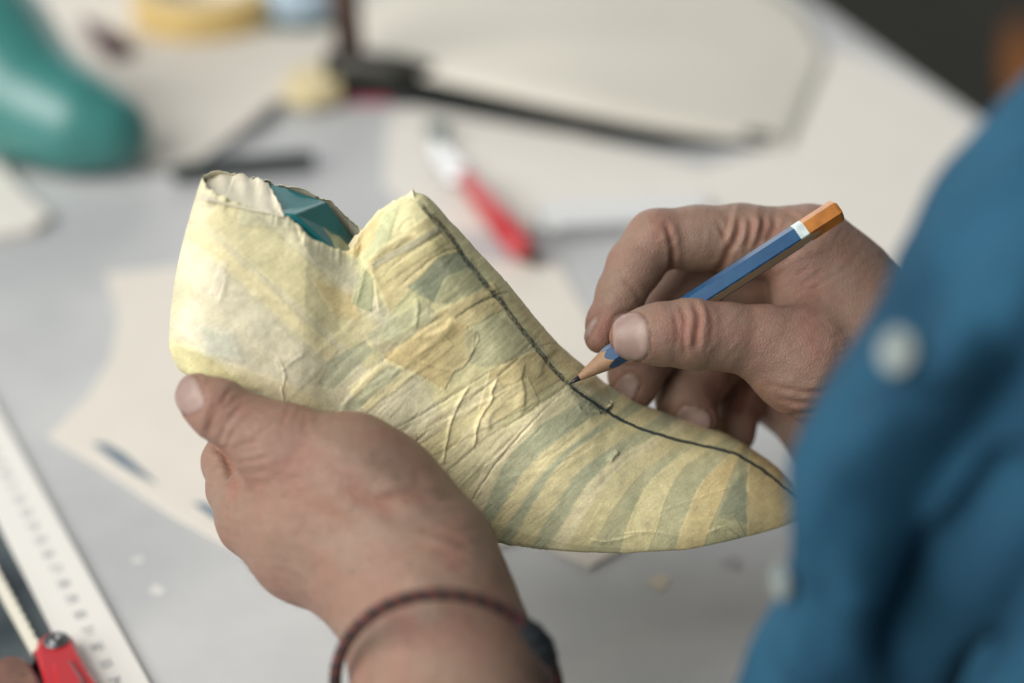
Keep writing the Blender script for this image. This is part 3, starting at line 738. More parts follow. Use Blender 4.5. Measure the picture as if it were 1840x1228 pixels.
# at the closed ridge both sides meet: use the near side's last column for both
near_d = near + Nn * hN[..., None]
far_d = far + Nf * hF[..., None]
ramp = sstep(.93, 1, tn)[None, :, None] * (rimn * opn)[:, None, None]
up = (Tc - Bc) / np.linalg.norm(Tc - Bc, axis=1)[:, None]
near_d = near_d + up[:, None, :] * ramp * .9 + NP * ramp * .3
rampf = sstep(.9, 1, tf)[None, :, None] * (np.roll(rimn, 60) * opn)[:, None, None]
far_d = far_d + up[:, None, :] * rampf
cl = ~opn
mid = (near_d[:, -1] + far_d[:, -1]) / 2
wts = np.clip(1 - S[6], 0, 1)[:, None]
near_d[:, -1] = near_d[:, -1] * (1 - wts) + mid * wts; far_d[:, -1] = far_d[:, -1] * (1 - wts) + mid * wts
midb = (near_d[:, 0] + far_d[:, 0]) / 2; near_d[:, 0] = midb; far_d[:, 0] = midb
for e_ in (0, -1):
    for k_ in range(3): far_d[e_, :, k_] = np.interp(tf, tn, near_d[e_, :, k_])
# inner wall of the paper shell along the open part
isel = np.where(opn)[0]; tin = np.linspace(1, .80, 14)
pin = side(tin, 1, .7); pif = side(tin, -1, .7)
Vs = [near_d.reshape(-1, 3), far_d.reshape(-1, 3)]; Cs = [cN, cF]
Fs = []
def gridf(base, n0, n1, c, flip):
    i, j = np.meshgrid(np.arange(n0, n1), np.arange(c - 1), indexing='ij'); a = base + i * c + j
    f = np.stack([a, a + 1, a + c + 1, a + c], -1).reshape(-1, 4); return f[:, ::-1] if flip else f
Fs.append(gridf(0, 0, NS - 1, NN, True)); Fs.append(gridf(NS * NN, 0, NS - 1, NF, False))
base = NS * NN + NS * NF
for G, Gd, flip, b0, c0 in ((pin, near_d, False, 0, NN), (pif, far_d, True, NS * NN, NF)):
    G = G.copy(); G[:, 0] = Gd[:, -1] - NP * (0.35 if Gd is near_d else -0.35)
    n = 14; Vs.append(G.reshape(-1, 3)); Cs.append(np.tile(WH * .95, (NS * n, 1)) * (0.9 + .2 * n2(np.repeat(ss, n), np.tile(tin * 300, NS), 12, 5))[:, None])
    Fs.append(gridf(base, 0, isel[-1], n, flip))
    i = np.arange(0, isel[-1]); a = b0 + i * c0 + c0 - 1; d = base + i * n
    f = np.stack([a, a + c0, d + n, d], -1); Fs.append(f if not flip else f[:, ::-1])
    base += NS * n
# bottom seam faces close because both sides share positions at t=0
Vl = np.vstack(Vs); Fl = np.vstack(Fs); Cl = np.vstack(Cs)

m_mt = bpy.data.materials.new('tape_paper'); m_mt.use_nodes = True; nt = m_mt.node_tree; b = nt.nodes['Principled BSDF']
at = nt.nodes.new('ShaderNodeAttribute'); at.attribute_name = 'tint'
tc = nt.nodes.new('ShaderNodeTexCoord')
nz = nt.nodes.new('ShaderNodeTexNoise'); nz.inputs['Scale'].default_value = 1700; nz.inputs['Detail'].default_value = 5; nz.inputs['Roughness'].default_value = .65
nt.links.new(tc.outputs['Object'], nz.inputs['Vector'])
mr = nt.nodes.new('ShaderNodeMapRange'); mr.inputs[1].default_value = .3; mr.inputs[2].default_value = .7; mr.inputs[3].default_value = .86; mr.inputs[4].default_value = 1.10
nt.links.new(nz.outputs['Fac'], mr.inputs[0])
vm = nt.nodes.new('ShaderNodeVectorMath'); vm.operation = 'SCALE'; nt.links.new(at.outputs['Color'], vm.inputs[0]); nt.links.new(mr.outputs[0], vm.inputs['Scale'])
nt.links.new(vm.outputs[0], b.inputs['Base Color']); b.inputs['Roughness'].default_value = .62; b.inputs['Specular IOR Level'].default_value = .35
bp = nt.nodes.new('ShaderNodeBump'); bp.inputs['Strength'].default_value = .35; bp.inputs['Distance'].default_value = .0004
nt.links.new(nz.outputs['Fac'], bp.inputs['Height']); nt.links.new(bp.outputs[0], b.inputs['Normal'])

last = thing('taped_shoe_last', H2W(Bc[NS // 2])[0], 'shoe last wrapped in cream and green striped masking tape, held in the left hand', 'shoe last')
tc_o = make_obj('tape_covering', H2W(Vl), Fl, m_mt, last, cols={'tint': Cl})

# plastic core seen in the opening: heel block with a sloping front, and the green wall of the notch
m_core2 = mat('teal_core', srgb(14, 112, 116), 0.38, coat=0.25, bump=.1, bscale=300)
def PL(px, py, off): return PP(px, py, 0) + NP * off
tops = [(385, 336), (440, 347), (500, 360), (556, 374)]
cb = []
for (x, y) in tops: cb.append((PL(x, y - 1, 9.3), PL(x, y - 1, -9.6)))
cb[-1] = (PP(528, 384, 9.3), PP(588, 363, -9.5)); cb.append((PP(618, 466, 9.6), PP(640, 436, -9.6))); cb.append((PL(628, 560, 12), PL(628, 560, -12))); cb.append((PL(385, 560, 9), PL(385, 560, -9)))
n = len(cb); V = np.array([p for pr in cb for p in pr]); F = [(2 * i, 2 * ((i + 1) % n), 2 * ((i + 1) % n) + 1, 2 * i + 1) for i in range(n)]
F.append(tuple(2 * i + 1 for i in range(n))); F.append(tuple(2 * i for i in range(n))[::-1])
core = make_obj('plastic_core', H2W(V), F, m_core2, last, smooth=False)
bv = core.modifiers.new('bevel', 'BEVEL'); bv.width = .0006; bv.segments = 2; bv.limit_method = 'ANGLE'
# folded flap of tape over the heel top: irregular free edge
fl = []
nI, nJ = 70, 26
for i in range(nI):
    t = i / (nI - 1); x = 369 + t * 152; yc = np.interp(x, [p[0] for p in tops], [p[1] for p in tops])
    reach = np.interp(t, [0, .6, .72, .83, .93, 1], [20.5, 20.2, 18.5, 12, 5, .6]) + .5 * math.sin(i * 1.3) * (t > .5) + .5 * math.sin(i * .51)
    for j in range(nJ):
        v = j / (nJ - 1); off = 11.1 - v * reach
        hgt = .5 + .25 * math.sin(i * .37 + v * 4) * v + .25 * (vnoise(np.array([[i * .12, v * 3, 2.]]))[0] - .5) + (.5 * v if t > .3 else .1)
        fl.append(PL(x - 3 * t, yc - 1, off) + np.array([0, 1, .3]) * hgt)
fl = np.array(fl); F = [(i * nJ + j, (i + 1) * nJ + j, (i + 1) * nJ + j + 1, i * nJ + j + 1) for i in range(nI - 1) for j in range(nJ - 1)]
nv = len(fl); V = np.vstack([fl, fl - np.array([0, .25, 0])]); F = F + [tuple(k + nv for k in f[::-1]) for f in F]
for i in range(nI - 1): F += [((i + 1) * nJ, i * nJ, i * nJ + nv, (i + 1) * nJ + nv), (i * nJ + nJ - 1, (i + 1) * nJ + nJ - 1, (i + 1) * nJ + nJ - 1 + nv, i * nJ + nJ - 1 + nv)]
xx, yy = H2PX(V); c = np.tile(WH * .98, (len(V), 1)) * (.93 + .14 * n2(xx, yy, 12, 3))[:, None]
make_obj('folded_tape', H2W(V), F, m_mt, last, cols={'tint': c})

# torn, upturned lip of tape along the rising rim of the instep
fl = []; nI, nJ = 90, 7
rimL = smooth_line([(622, 440), (640, 428), (655, 414), (676, 390), (692, 378), (708, 366), (726, 358), (738, 351), (748, 352), (756, 358)], 10)
u0 = np.linspace(0, len(rimL) - 1, nI)
for i in range(nI):
    k = int(min(u0[i], len(rimL) - 2)); f = u0[i] - k; x, y = rimL[k] * (1 - f) + rimL[k + 1] * f; t = i / (nI - 1)
    lip = (.5 + 1.1 * vnoise(np.array([[i * .22, 1.5, 3.]]))[0] + 1.2 * math.exp(-((t - .86) / .035) ** 2)) * min(1, t * 8, (1 - t) * 10)
    for j in range(nJ):
        v = j / (nJ - 1); nn = vnoise(np.array([[i * .3, v * 2.0, 7.]]))[0] - .5
        fl.append(PP(x, y + 5, 0) + np.array([-.25, .9, 0]) * (lip * v * 1.5) + NP * (3.2 - 3.0 * v + nn * 1.3))
fl = np.array(fl); F = [(i * nJ + j, (i + 1) * nJ + j, (i + 1) * nJ + j + 1, i * nJ + j + 1) for i in range(nI - 1) for j in range(nJ - 1)]
nv = len(fl); V = np.vstack([fl, fl - NP * .22]); F = F + [tuple(k + nv for k in f[::-1]) for f in F]
for i in range(nI - 1): F += [((i + 1) * nJ, i * nJ, i * nJ + nv, (i + 1) * nJ + nv), (i * nJ + nJ - 1, (i + 1) * nJ + nJ - 1, (i + 1) * nJ + nJ - 1 + nv, i * nJ + nJ - 1 + nv)]
xx, yy = H2PX(V); c = np.tile(CR, (len(V), 1)) * (.9 + .2 * n2(xx, yy, 10, 3))[:, None]
make_obj('torn_lip', H2W(V), F, m_mt, last, cols={'tint': c})

# green-tinted tape hanging inside the gap, in front of the sloping core
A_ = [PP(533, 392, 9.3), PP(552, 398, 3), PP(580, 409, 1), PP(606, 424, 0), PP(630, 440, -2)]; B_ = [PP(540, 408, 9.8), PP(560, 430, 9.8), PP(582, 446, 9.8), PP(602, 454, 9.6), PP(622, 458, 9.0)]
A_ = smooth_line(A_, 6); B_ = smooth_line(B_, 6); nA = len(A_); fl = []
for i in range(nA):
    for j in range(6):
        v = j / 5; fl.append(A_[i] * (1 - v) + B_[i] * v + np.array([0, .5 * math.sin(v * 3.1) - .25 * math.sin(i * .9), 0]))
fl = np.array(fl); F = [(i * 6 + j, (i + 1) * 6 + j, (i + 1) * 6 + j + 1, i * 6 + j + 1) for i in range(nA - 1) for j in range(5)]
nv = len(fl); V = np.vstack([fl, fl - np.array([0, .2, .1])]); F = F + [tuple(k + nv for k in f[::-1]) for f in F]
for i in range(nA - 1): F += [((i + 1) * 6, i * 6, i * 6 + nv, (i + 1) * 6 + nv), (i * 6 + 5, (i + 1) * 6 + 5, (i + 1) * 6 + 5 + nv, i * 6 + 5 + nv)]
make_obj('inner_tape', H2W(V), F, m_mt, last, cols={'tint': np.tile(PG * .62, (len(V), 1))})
# ------------------------------------------------------------------ the person: two hands, forearms, torso; shirt and bracelet
def hand_fn(palm, fingers, kp, kf, extra=None):
    palms = [C_(c) for c in palm]; fs = [(C_(c), k) for c, k in fingers]
    def fn(p):
        d = None
        for c in palms:
            e = chain(p, c, 6.0); d = e if d is None else smin(d, e, kp)
        out = d
        for c, k in fs:
            f = chain(p, c, 2.5); f = smin(f, d, k) if k > 0 else f
            out = smin(out, f, kf)
        if extra is not None: out = extra(p, out)
        return out
    return fn
# right hand -----------------------------------------------------------
R_PALM = [[(1452, 442, -25, 68), (1600, 640, -34, 92), (1760, 760, -30, 125)],
          [(1500, 545, -27, 80), (1610, 680, -28, 105)],
          [(1440, 655, -4, 86), (1540, 690, -14, 104), (1660, 740, -24, 128)],
          [(1490, 520, -48, 70), (1620, 700, -48, 110)],
          [(1540, 620, -72, 66), (1640, 780, -60, 105)],
          [(1318, 668, -88, 42), (1400, 660, -84, 52), (1520, 650, -76, 70)],
          [(1400, 706, -74, 46), (1440, 720, -70, 60), (1508, 768, -64, 84), (1620, 850, -56, 110), (1780, 880, -45, 130)],
          [(1700, 780, -40, 135), (1900, 860, -50, 150), (2100, 980, -60, 170)]]
R_FING = [
    ([(1131, 606, 8, 36), (1150, 604, 8, 46), (1185, 601, 7, 55), (1245, 600, 5, 63), (1300, 604, 3, 60), (1370, 616, 0, 66), (1440, 650, -4, 84)], 8),   # thumb
    ([(1077, 608, -10, 27), (1090, 580, -12, 35), (1116, 528, -15, 43), (1140, 480, -17, 49), (1178, 430, -19, 52), (1250, 428, -22, 57), (1330, 430, -24, 62), (1452, 442, -26, 68)], 5),
    ([(1137, 702, -27, 39), (1142, 676, -28, 48), (1168, 625, -33, 52), (1200, 560, -40, 50), (1232, 510, -44, 54), (1350, 500, -46, 60), (1490, 500, -48, 66)], 4),
    ([(1252, 753, -36, 39), (1232, 716, -38, 53), (1254, 672, -44, 60), (1310, 630, -56, 50), (1345, 590, -60, 54), (1430, 570, -62, 58), (1520, 560, -62, 64)], 4),
    ([(1324, 786, -52, 30), (1318, 766, -54, 40), (1320, 724, -61, 51), (1385, 690, -74, 44), (1420, 665, -80, 46), (1540, 640, -80, 58)], 4)]
NAILS_R = [ # cx, cy, dir (towards the tip), half length, half width, free-edge amount, attached thing finger z
    (1133, 606, (-1.0, 0.05), 33, 44, .1), (1119, 708, (-.55, .84), 38, 20, .5), (1246, 760, (-.30, .95), 28, 32, .5), (1057, 594, (-.5, .86), 26, 5, .3)]
# left hand ------------------------------------------------------------
L_PALM = [[(515, 808, 34, 66), (640, 880, 38, 88), (765, 1010, 42, 110)],
          [(636, 830, 33, 76), (696, 890, 33, 86), (766, 970, 34, 86)],
          [(458, 940, 12, 52), (540, 1000, 26, 64), (668, 1046, 38, 82), (770, 1110, 46, 112)],
          [(470, 900, 18, 60), (560, 940, 30, 95), (700, 1000, 38, 115)],
          [(800, 990, 6, 88), (822, 1090, 8, 92), (850, 1190, 20, 108)],
          [(752, 1060, 44, 114), (772, 1110, 50, 134), (796, 1180, 54, 150), (810, 1240, 58, 162), (850, 1500, 90, 195)]]
L_FING = [
    ([(350, 706, 31, 33), (360, 716, 32, 41), (392, 736, 33, 54), (435, 764, 33, 56), (515, 808, 34, 68)], 10),
    ([(456, 938, 12, 52), (420, 880, 2, 47), (408, 830, -8, 44), (420, 790, -18, 42), (450, 740, -34, 38), (520, 660, -52, 36), (580, 620, -52, 30)], 8),
    ([(500, 960, 0, 52), (450, 880, -24, 44), (460, 800, -44, 40), (540, 720, -60, 36), (640, 690, -58, 32)], 6),
    ([(560, 990, -6, 52), (520, 930, -36, 44), (560, 840, -56, 40), (660, 780, -64, 35), (740, 740, -60, 31)], 6),
    ([(640, 1010, -8, 52), (600, 960, -42, 42), (640, 900, -58, 38), (720, 860, -62, 32), (780, 830, -58, 28)], 6)]
NAILS_L = [(336, 708, (-.85, .30), 26, 36, .1)]
f_r = hand_fn(R_PALM, R_FING, 20.0, 1.6); f_l = hand_fn(L_PALM, L_FING, 12.0, 1.6)
SK = np.array(srgb(143, 117, 101)); SKR = np.array(srgb(146, 96, 84)); NAIL = np.array(srgb(150, 126, 118)); NEDGE = np.array(srgb(204, 186, 168)); NRIM = np.array(srgb(120, 84, 66))
# creases: polyline px, depth mm, width px
CREASE_R = [([(1222, 545), (1232, 575), (1229, 610), (1236, 640)], -.55, 5, ), ([(1246, 540), (1256, 570), (1252, 605), (1246, 632)], -.8, 6), ([(1212, 560), (1218, 590), (1216, 622)], -.4, 4),
            ([(1270, 548), (1280, 580), (1276, 620)], -.3, 5), ([(1195, 400), (1206, 430), (1209, 470), (1203, 492)], -1.0, 5),
            ([(1310, 440), (1302, 470), (1285, 495)], -.9, 6), ([(1290, 400), (1302, 425), (1308, 445)], -.5, 4),
            ([(1330, 390), (1325, 420), (1310, 455)], -1.0, 6), ([(1347, 390), (1350, 415), (1338, 450)], -.9, 6), ([(1368, 388), (1372, 410), (1352, 455)], -.8, 6), ([(1312, 384), (1308, 410), (1300, 430)], -.6, 5),
            ([(1390, 392), (1392, 410), (1372, 436)], -.7, 6), ([(1410, 400), (1395, 425), (1378, 440)], -.5, 5), ([(1400, 378), (1420, 384), (1436, 396)], -.4, 5),
            ([(1420, 535), (1440, 515), (1460, 500), (1490, 480)], -.5, 5), ([(1430, 540), (1455, 522), (1480, 506)], -.5, 5), ([(1415, 520), (1430, 500), (1452, 480)], -.4, 4), ([(1450, 540), (1480, 518), (1510, 502)], -.35, 4),
            ([(1380, 690), (1420, 700), (1460, 706), (1500, 700)], -.4, 5), ([(1390, 712), (1420, 722), (1470, 726)], -.4, 5), ([(1396, 730), (1430, 742), (1480, 742)], -.4, 5), ([(1404, 748), (1440, 760), (1490, 758)], -.35, 5),
            ([(1346, 690), (1338, 715), (1324, 742)], -1.0, 7), ([(1120, 500), (1140, 520), (1156, 545)], -.35, 5), ([(1100, 525), (1125, 548)], -.25, 4)]
CREASE_L = [([(374, 797), (392, 806), (406, 822), (415, 846), (419, 872), (421, 905)], -1.3, 8), ([(420, 700), (402, 716), (386, 742), (376, 770), (374, 790)], -.7, 6), ([(432, 712), (412, 728), (396, 752), (385, 782)], -.45, 5), ([(396, 700), (384, 722), (372, 750)], -.4, 5), ([(380, 684), (366, 700), (356, 726)], -.25, 4),
            ([(442, 722), (424, 740), (404, 766), (396, 796)], -.35, 5), ([(452, 740), (436, 760), (416, 784), (406, 812)], -.3, 4), ([(415, 815), (440, 800), (470, 792)], -.45, 5), ([(418, 826), (446, 812), (480, 806)], -.4, 4), ([(422, 838), (450, 828), (486, 822)], -.35, 4),
            ([(412, 880), (404, 900), (400, 930)], -.4, 4), ([(420, 886), (410, 915), (408, 950)], -.4, 4), ([(520, 732), (512, 752), (508, 772)], -.25, 5), ([(536, 738), (528, 760), (524, 784)], -.2, 5),
            ([(670, 885), (710, 878), (760, 880), (800, 888)], .7, 14), ([(540, 770), (610, 810), (690, 860), (770, 930)], .8, 24), ([(455, 930), (540, 975), (650, 1015)], .7, 22), ([(560, 880), (640, 920), (730, 960)], .45, 20), ([(500, 860), (560, 900), (640, 950)], -.5, 22), ([(620, 880), (680, 905), (720, 925)], -.6, 16), ([(730, 1010), (770, 1060), (800, 1120)], .6, 22), ([(690, 1040), (720, 1090), (740, 1140)], -.4, 18), ([(670, 900), (720, 894), (780, 900)], -.6, 9), ([(745, 950), (800, 962), (850, 985)], -.35, 7), ([(740, 975), (790, 985), (850, 1010)], -.3, 7), ([(690, 1000), (760, 985), (850, 1030)], -.25, 9)]
def skin_detail(V, N, creases, nails, zones):
    x, y = H2PX(V); n = len(V); front = sstep(.02, .30, N[:, 2])
    col = np.tile(SK, (n, 1)); h = np.zeros(n); ro = np.full(n, .5)
    a = n2(x, y, 46, 31); b3 = vnoise(V / 7.0 + 5); c3 = vnoise(V / 2.2 + 9); d3 = vnoise(V / .9 + 2)
    k = sstep(.4, .8, a) * .24 + sstep(.55, .85, b3) * .14
    for (zx, zy, zr, am) in zones['red']:
        k += am * np.exp(-((x - zx) ** 2 + (y - zy) ** 2) / zr ** 2)
    k = np.clip(k, 0, .9); col = col * (1 - k[:, None]) + SKR * k[:, None]
    col *= (1 + (c3 - .5) * .10 + (d3 - .5) * .08)[:, None]
    h += (c3 - .5) * .12 + (b3 - .5) * .22
    for (zx, zy, rx, ang, lam, am) in zones['wr']:
        m = (np.hypot(x - zx, y - zy) < rx * 2.2)
        th = math.radians(ang); u = (x[m] - zx) * math.cos(th) + (y[m] - zy) * math.sin(th); v = -(x[m] - zx) * math.sin(th) + (y[m] - zy) * math.cos(th)
        nn = vnoise(np.stack([u / lam, v / (lam * 5), np.full(m.sum(), zx * .1)], 1)); nn2 = vnoise(np.stack([u / (lam * .5), v / (lam * 2.2), np.full(m.sum(), zx * .2)], 1))
        g = np.exp(-((x[m] - zx) ** 2 + (y[m] - zy) ** 2) / rx ** 2); h[m] += ((nn - .5) + .6 * (nn2 - .5)) * am * g * front[m]
    for P, dp, wd in creases:
        L = smooth_line(P, 6); m = near_box(x, y, L, wd * 4)
        if not m.any(): continue
        d, s, u = line_d(x[m] + (d3[m] - .5) * 3, y[m] + (c3[m] - .5) * 4, L); tp = np.clip(np.minimum(u, 1 - u) * 5 + .1, 0, 1) * front[m]
        g = np.exp(-(d / wd) ** 2); h[m] += dp * .8 * g * tp
        if dp < 0:
            h[m] += -dp * .30 * np.exp(-((d - wd * 2.0) / (wd * 1.2)) ** 2) * tp
            kk = g * tp * min(.5, -dp * .45); col[m] = col[m] * (1 - kk[:, None]) + np.array(srgb(150, 92, 74)) * kk[:, None]
    for (cx, cy, dr, hl, hw, fe) in nails:
        dr = np.array(dr) / np.linalg.norm(dr); m = (np.hypot(x - cx, y - cy) < hl + hw + 14) & (N[:, 2] > -.05)
        if not m.any(): continue
        u = (x[m] - cx) * dr[0] + (y[m] - cy) * dr[1]; v = -(x[m] - cx) * dr[1] + (y[m] - cy) * dr[0]
        e = (np.abs(u / hl) ** 2.8 + np.abs(v / hw) ** 2.8) ** (1 / 2.8); sd = (e - 1) * min(hl, hw)
        ins = sstep(1.5, -1.0, sd); rim = np.exp(-((sd - 1.5) / 2.6) ** 2)
        h[m] = h[m] * (1 - ins) + ins * (.25 - .85 * (1 - np.clip(e, 0, 1) ** 2) * (hw > 15)) - rim * .40
        nc = NAIL * 1.0 + 0 * u[:, None]; nc = nc * (1 - .12 * sstep(-.2, -1, u / hl))[:, None]
        lun = sstep(.55, .85, np.hypot((u / hl + 1.0) * 1.0, v / hw * .9)) ; nc = nc * (.8 + .2 * lun)[:, None] + NEDGE * (.2 - .2 * lun)[:, None]
        if fe: fk = sstep(.72, .85, u / hl) * fe; nc = nc * (1 - fk[:, None]) + NEDGE * fk[:, None]
        col[m] = col[m] * (1 - ins[:, None]) + nc * ins[:, None]
        rk = rim * .45; col[m] = col[m] * (1 - rk[:, None]) + NRIM * rk[:, None]; ro[m] = ro[m] * (1 - ins) + .38 * ins  # darker brown rim around each nail
    return V + N * h[:, None], np.clip(col, .01, .95), ro
ZR = {'red': [(1240, 600, 50, .3), (1080, 590, 40, .5), (1180, 400, 50, .25), (1130, 700, 50, .35), (1440, 560, 60, .2), (1250, 740, 50, .3), (1480, 640, 60, .2)],
      'wr': [(1245, 595, 40, 0, 8, .55), (1360, 410, 62, 14, 15, 1.1), (1460, 510, 60, 58, 9, .8), (1440, 735, 60, 85, 10, .5), (1520, 430, 70, 30, 5, .22), (1320, 610, 80, 40, 7, .2), (1110, 560, 50, 60, 4, .3), (1500, 600, 90, 70, 6, .3), (1400, 660, 80, 120, 7, .3), (1300, 390, 60, 5, 9, .3), (1180, 420, 40, 45, 7, .3), (1580, 520, 80, 60, 5, .2)]}
ZL = {'red': [(350, 705, 40, .3), (500, 870, 80, .3), (400, 740, 50, .25)],
      'wr': [(402, 748, 42, 35, 6, .55), (440, 800, 60, 62, 7, .7), (470, 860, 90, 82, 6, .55), (560, 860, 110, 100, 7, .28), (640, 960, 120, 70, 8, .2), (410, 930, 40, 100, 7, .4), (540, 760, 60, 10, 9, .25), (470, 930, 90, 100, 10, .2), (780, 970, 90, 75, 16, .35)]}
Vr, Fr, Nr = nets(f_r, (22, -105, -110), (265, 60, 30), 0.8)
Vl_, Fl_, Nl = nets(f_l, (-118, -150, -85), (40, 5, 120), 0.85)
Vr2, Cr, Rr = skin_detail(Vr, Nr, CREASE_R, NAILS_R, ZR); Vl2, Clh, Rl = skin_detail(Vl_, Nl, CREASE_L, NAILS_L, ZL)
# torso and upper arms (inside the shirt), joined to both forearms
ARM = [C_([(850, 1480, 88, 190), (1000, 2000, 135, 195), (1500, 2300, 150, 210), (2300, 1800, 90, 210)]), C_([(2090, 975, -60, 160), (2700, 1500, 0, 220), (3000, 1200, 90, 300), (2900, 700, 100, 300)]),
       C_([(2600, 900, 50, 380), (2650, 2200, 50, 420)]), C_([(2300, 1500, 60, 200), (2700, 1500, 100, 380)])]
def f_arm(p):
    d = None
    for c in ARM:
        e = chain(p, c, 30.0); d = e if d is None else smin(d, e, 60.0)
    return d
Va, Fa, Na = nets(f_arm, (-120, -520, -220), (640, 160, 330), 7.0)
n0, n1 = len(Vr2), len(Vl2)
Vb = np.vstack([Vr2, Vl2, Va]); Fb_ = np.vstack([Fr, Fl_ + n0, Fa + n0 + n1])
Cb = np.vstack([Cr, Clh, np.tile(SK, (len(Va), 1))]); Rb = np.concatenate([Rr, Rl, np.full(len(Va), .5)])

m_sk = bpy.data.materials.new('skin'); m_sk.use_nodes = True; nt = m_sk.node_tree; b = nt.nodes['Principled BSDF']
at = nt.nodes.new('ShaderNodeAttribute'); at.attribute_name = 'tint'; nt.links.new(at.outputs['Color'], b.inputs['Base Color'])
ar = nt.nodes.new('ShaderNodeAttribute'); ar.attribute_name = 'gloss'; nt.links.new(ar.outputs['Fac'], b.inputs['Roughness'])
b.inputs['Subsurface Weight'].default_value = .22; b.inputs['Subsurface Radius'].default_value = (1.0, .36, .2); b.inputs['Subsurface Scale'].default_value = .0022
b.inputs['Specular IOR Level'].default_value = .4
tc = nt.nodes.new('ShaderNodeTexCoord')
vo = nt.nodes.new('ShaderNodeTexVoronoi'); vo.inputs['Scale'].default_value = 1250; vo.feature = 'DISTANCE_TO_EDGE'
nz0 = nt.nodes.new('ShaderNodeTexNoise'); nz0.inputs['Scale'].default_value = 260; nz0.inputs['Detail'].default_value = 3
mp = nt.nodes.new('ShaderNodeVectorMath'); mp.operation = 'MULTIPLY_ADD'; mp.inputs[1].default_value = (.003, .003, .003)
nt.links.new(tc.outputs['Object'], nz0.inputs['Vector']); nt.links.new(nz0.outputs['Color'], mp.inputs[0]); nt.links.new(tc.outputs['Object'], mp.inputs[2]); nt.links.new(mp.outputs[0], vo.inputs['Vector'])
nz = nt.nodes.new('ShaderNodeTexNoise'); nz.inputs['Scale'].default_value = 1400; nz.inputs['Detail'].default_value = 4; nt.links.new(tc.outputs['Object'], nz.inputs['Vector'])
mx = nt.nodes.new('ShaderNodeMath'); mx.operation = 'MULTIPLY_ADD'; mx.inputs[1].default_value = .5; nt.links.new(nz.outputs['Fac'], mx.inputs[0])
mn = nt.nodes.new('ShaderNodeMath'); mn.operation = 'MINIMUM'; mn.inputs[1].default_value = .22; nt.links.new(vo.outputs['Distance'], mn.inputs[0]); nt.links.new(mn.outputs[0], mx.inputs[2])
bp = nt.nodes.new('ShaderNodeBump'); bp.inputs['Distance'].default_value = .0006
ms = nt.nodes.new('ShaderNodeMapRange'); ms.inputs[1].default_value = .32; ms.inputs[2].default_value = .5; ms.inputs[3].default_value = .08; ms.inputs[4].default_value = .6
nt.links.new(ar.outputs['Fac'], ms.inputs[0]); nt.links.new(ms.outputs[0], bp.inputs['Strength'])
nt.links.new(mx.outputs[0], bp.inputs['Height']); nt.links.new(bp.outputs[0], b.inputs['Normal'])

person = thing('person', H2W(PX(1900, 1300, 60))[0], 'person in blue denim shirt with white buttons, left hand holding the taped last', 'person')
make_obj('body', H2W(Vb), Fb_, m_sk, person, cols={'tint': Cb, 'gloss': Rb})

# short dark hairs on the forearm and the back of the left hand
rh = np.random.default_rng(11); hv = []; hf = []
cand = np.where((Nl[:, 2] > -.35) & (H2PX(Vl_)[1] > 1010) & (H2PX(Vl_)[1] < 1330))[0]
for i in rh.choice(cand, 420, replace=False):
    p0 = Vl2[i]; n0_ = Nl[i]; fl_ = np.array([-.55 + rh.normal() * .25, .45 + rh.normal() * .3, 0.]); fl_ -= n0_ * (fl_ @ n0_); fl_ /= np.linalg.norm(fl_)
    L_ = rh.uniform(2.5, 5.5); sdv = np.cross(n0_, fl_) * .035
    pts = [p0 - n0_ * .1, p0 + fl_ * L_ * .45 + n0_ * .7, p0 + fl_ * L_ + n0_ * .8]
    b0 = len(hv); hv += [pts[0] - sdv, pts[0] + sdv, pts[0] + n0_ * .05, pts[1] - sdv * .8, pts[1] + sdv * .8, pts[1] + n0_ * .05, pts[2]]
    for k in range(3): hf += [(b0 + k, b0 + (k + 1) % 3, b0 + 3 + (k + 1) % 3, b0 + 3 + k)]; 
    for k in range(3): hf += [(b0 + 3 + k, b0 + 3 + (k + 1) % 3, b0 + 6)]
make_obj('arm_hair', H2W(np.array(hv)), hf, mat('brown_hair', srgb(70, 52, 42), .5), person)

# shirt ------------------------------------------------------------------
SH = [C_([(2210, 150, 170, 300), (1955, 560, 165, 288), (1665, 890, 152, 182), (1512, 1270, 128, 130), (1440, 1650, 110, 140)]),
      C_([(2500, 400, 60, 420), (2280, 740, 0, 400), (2060, 1130, -110, 450), (2000, 1900, -110, 520)]),
      C_([(1850, 1120, -110, 260), (1750, 1300, -90, 310), (1740, 1600, -90, 320)]), C_([(1790, 1240, 20, 130), (1750, 1500, 20, 180)]),
      C_([(2030, 1150, 182, 170), (1955, 1420, 176, 220), (1800, 2000, 170, 250)])]
FOLD = [([(1900, 230), (1740, 450), (1620, 640), (1530, 800), (1470, 960), (1440, 1120), (1420, 1260)], 5.0, 26, 1), ([(1840, 330), (1700, 500), (1580, 700), (1490, 850)], -7.0, 26, 0),
        ([(1690, 600), (1600, 740), (1500, 900), (1440, 1080)], 6.0, 45, 0), ([(1840, 620), (1740, 760), (1640, 920), (1620, 1090), (1600, 1250)], -14.0, 60, 0),
        ([(1840, 820), (1760, 950), (1690, 1100), (1650, 1260)], -16.0, 60, 0), ([(1900, 420), (1760, 620), (1690, 740)], 8, 50, 0), ([(1500, 900), (1540, 1000), (1560, 1120)], 4, 30, 0), ([(1380, 1130), (1440, 1180), (1500, 1250)], 4, 26, 0),
        ([(1560, 640), (1640, 700), (1720, 720)], -4, 24, 0), ([(1850, 480), (1790, 560), (1770, 660)], -6, 28, 0), ([(1440, 820), (1500, 870), (1540, 950)], -4, 20, 0)]
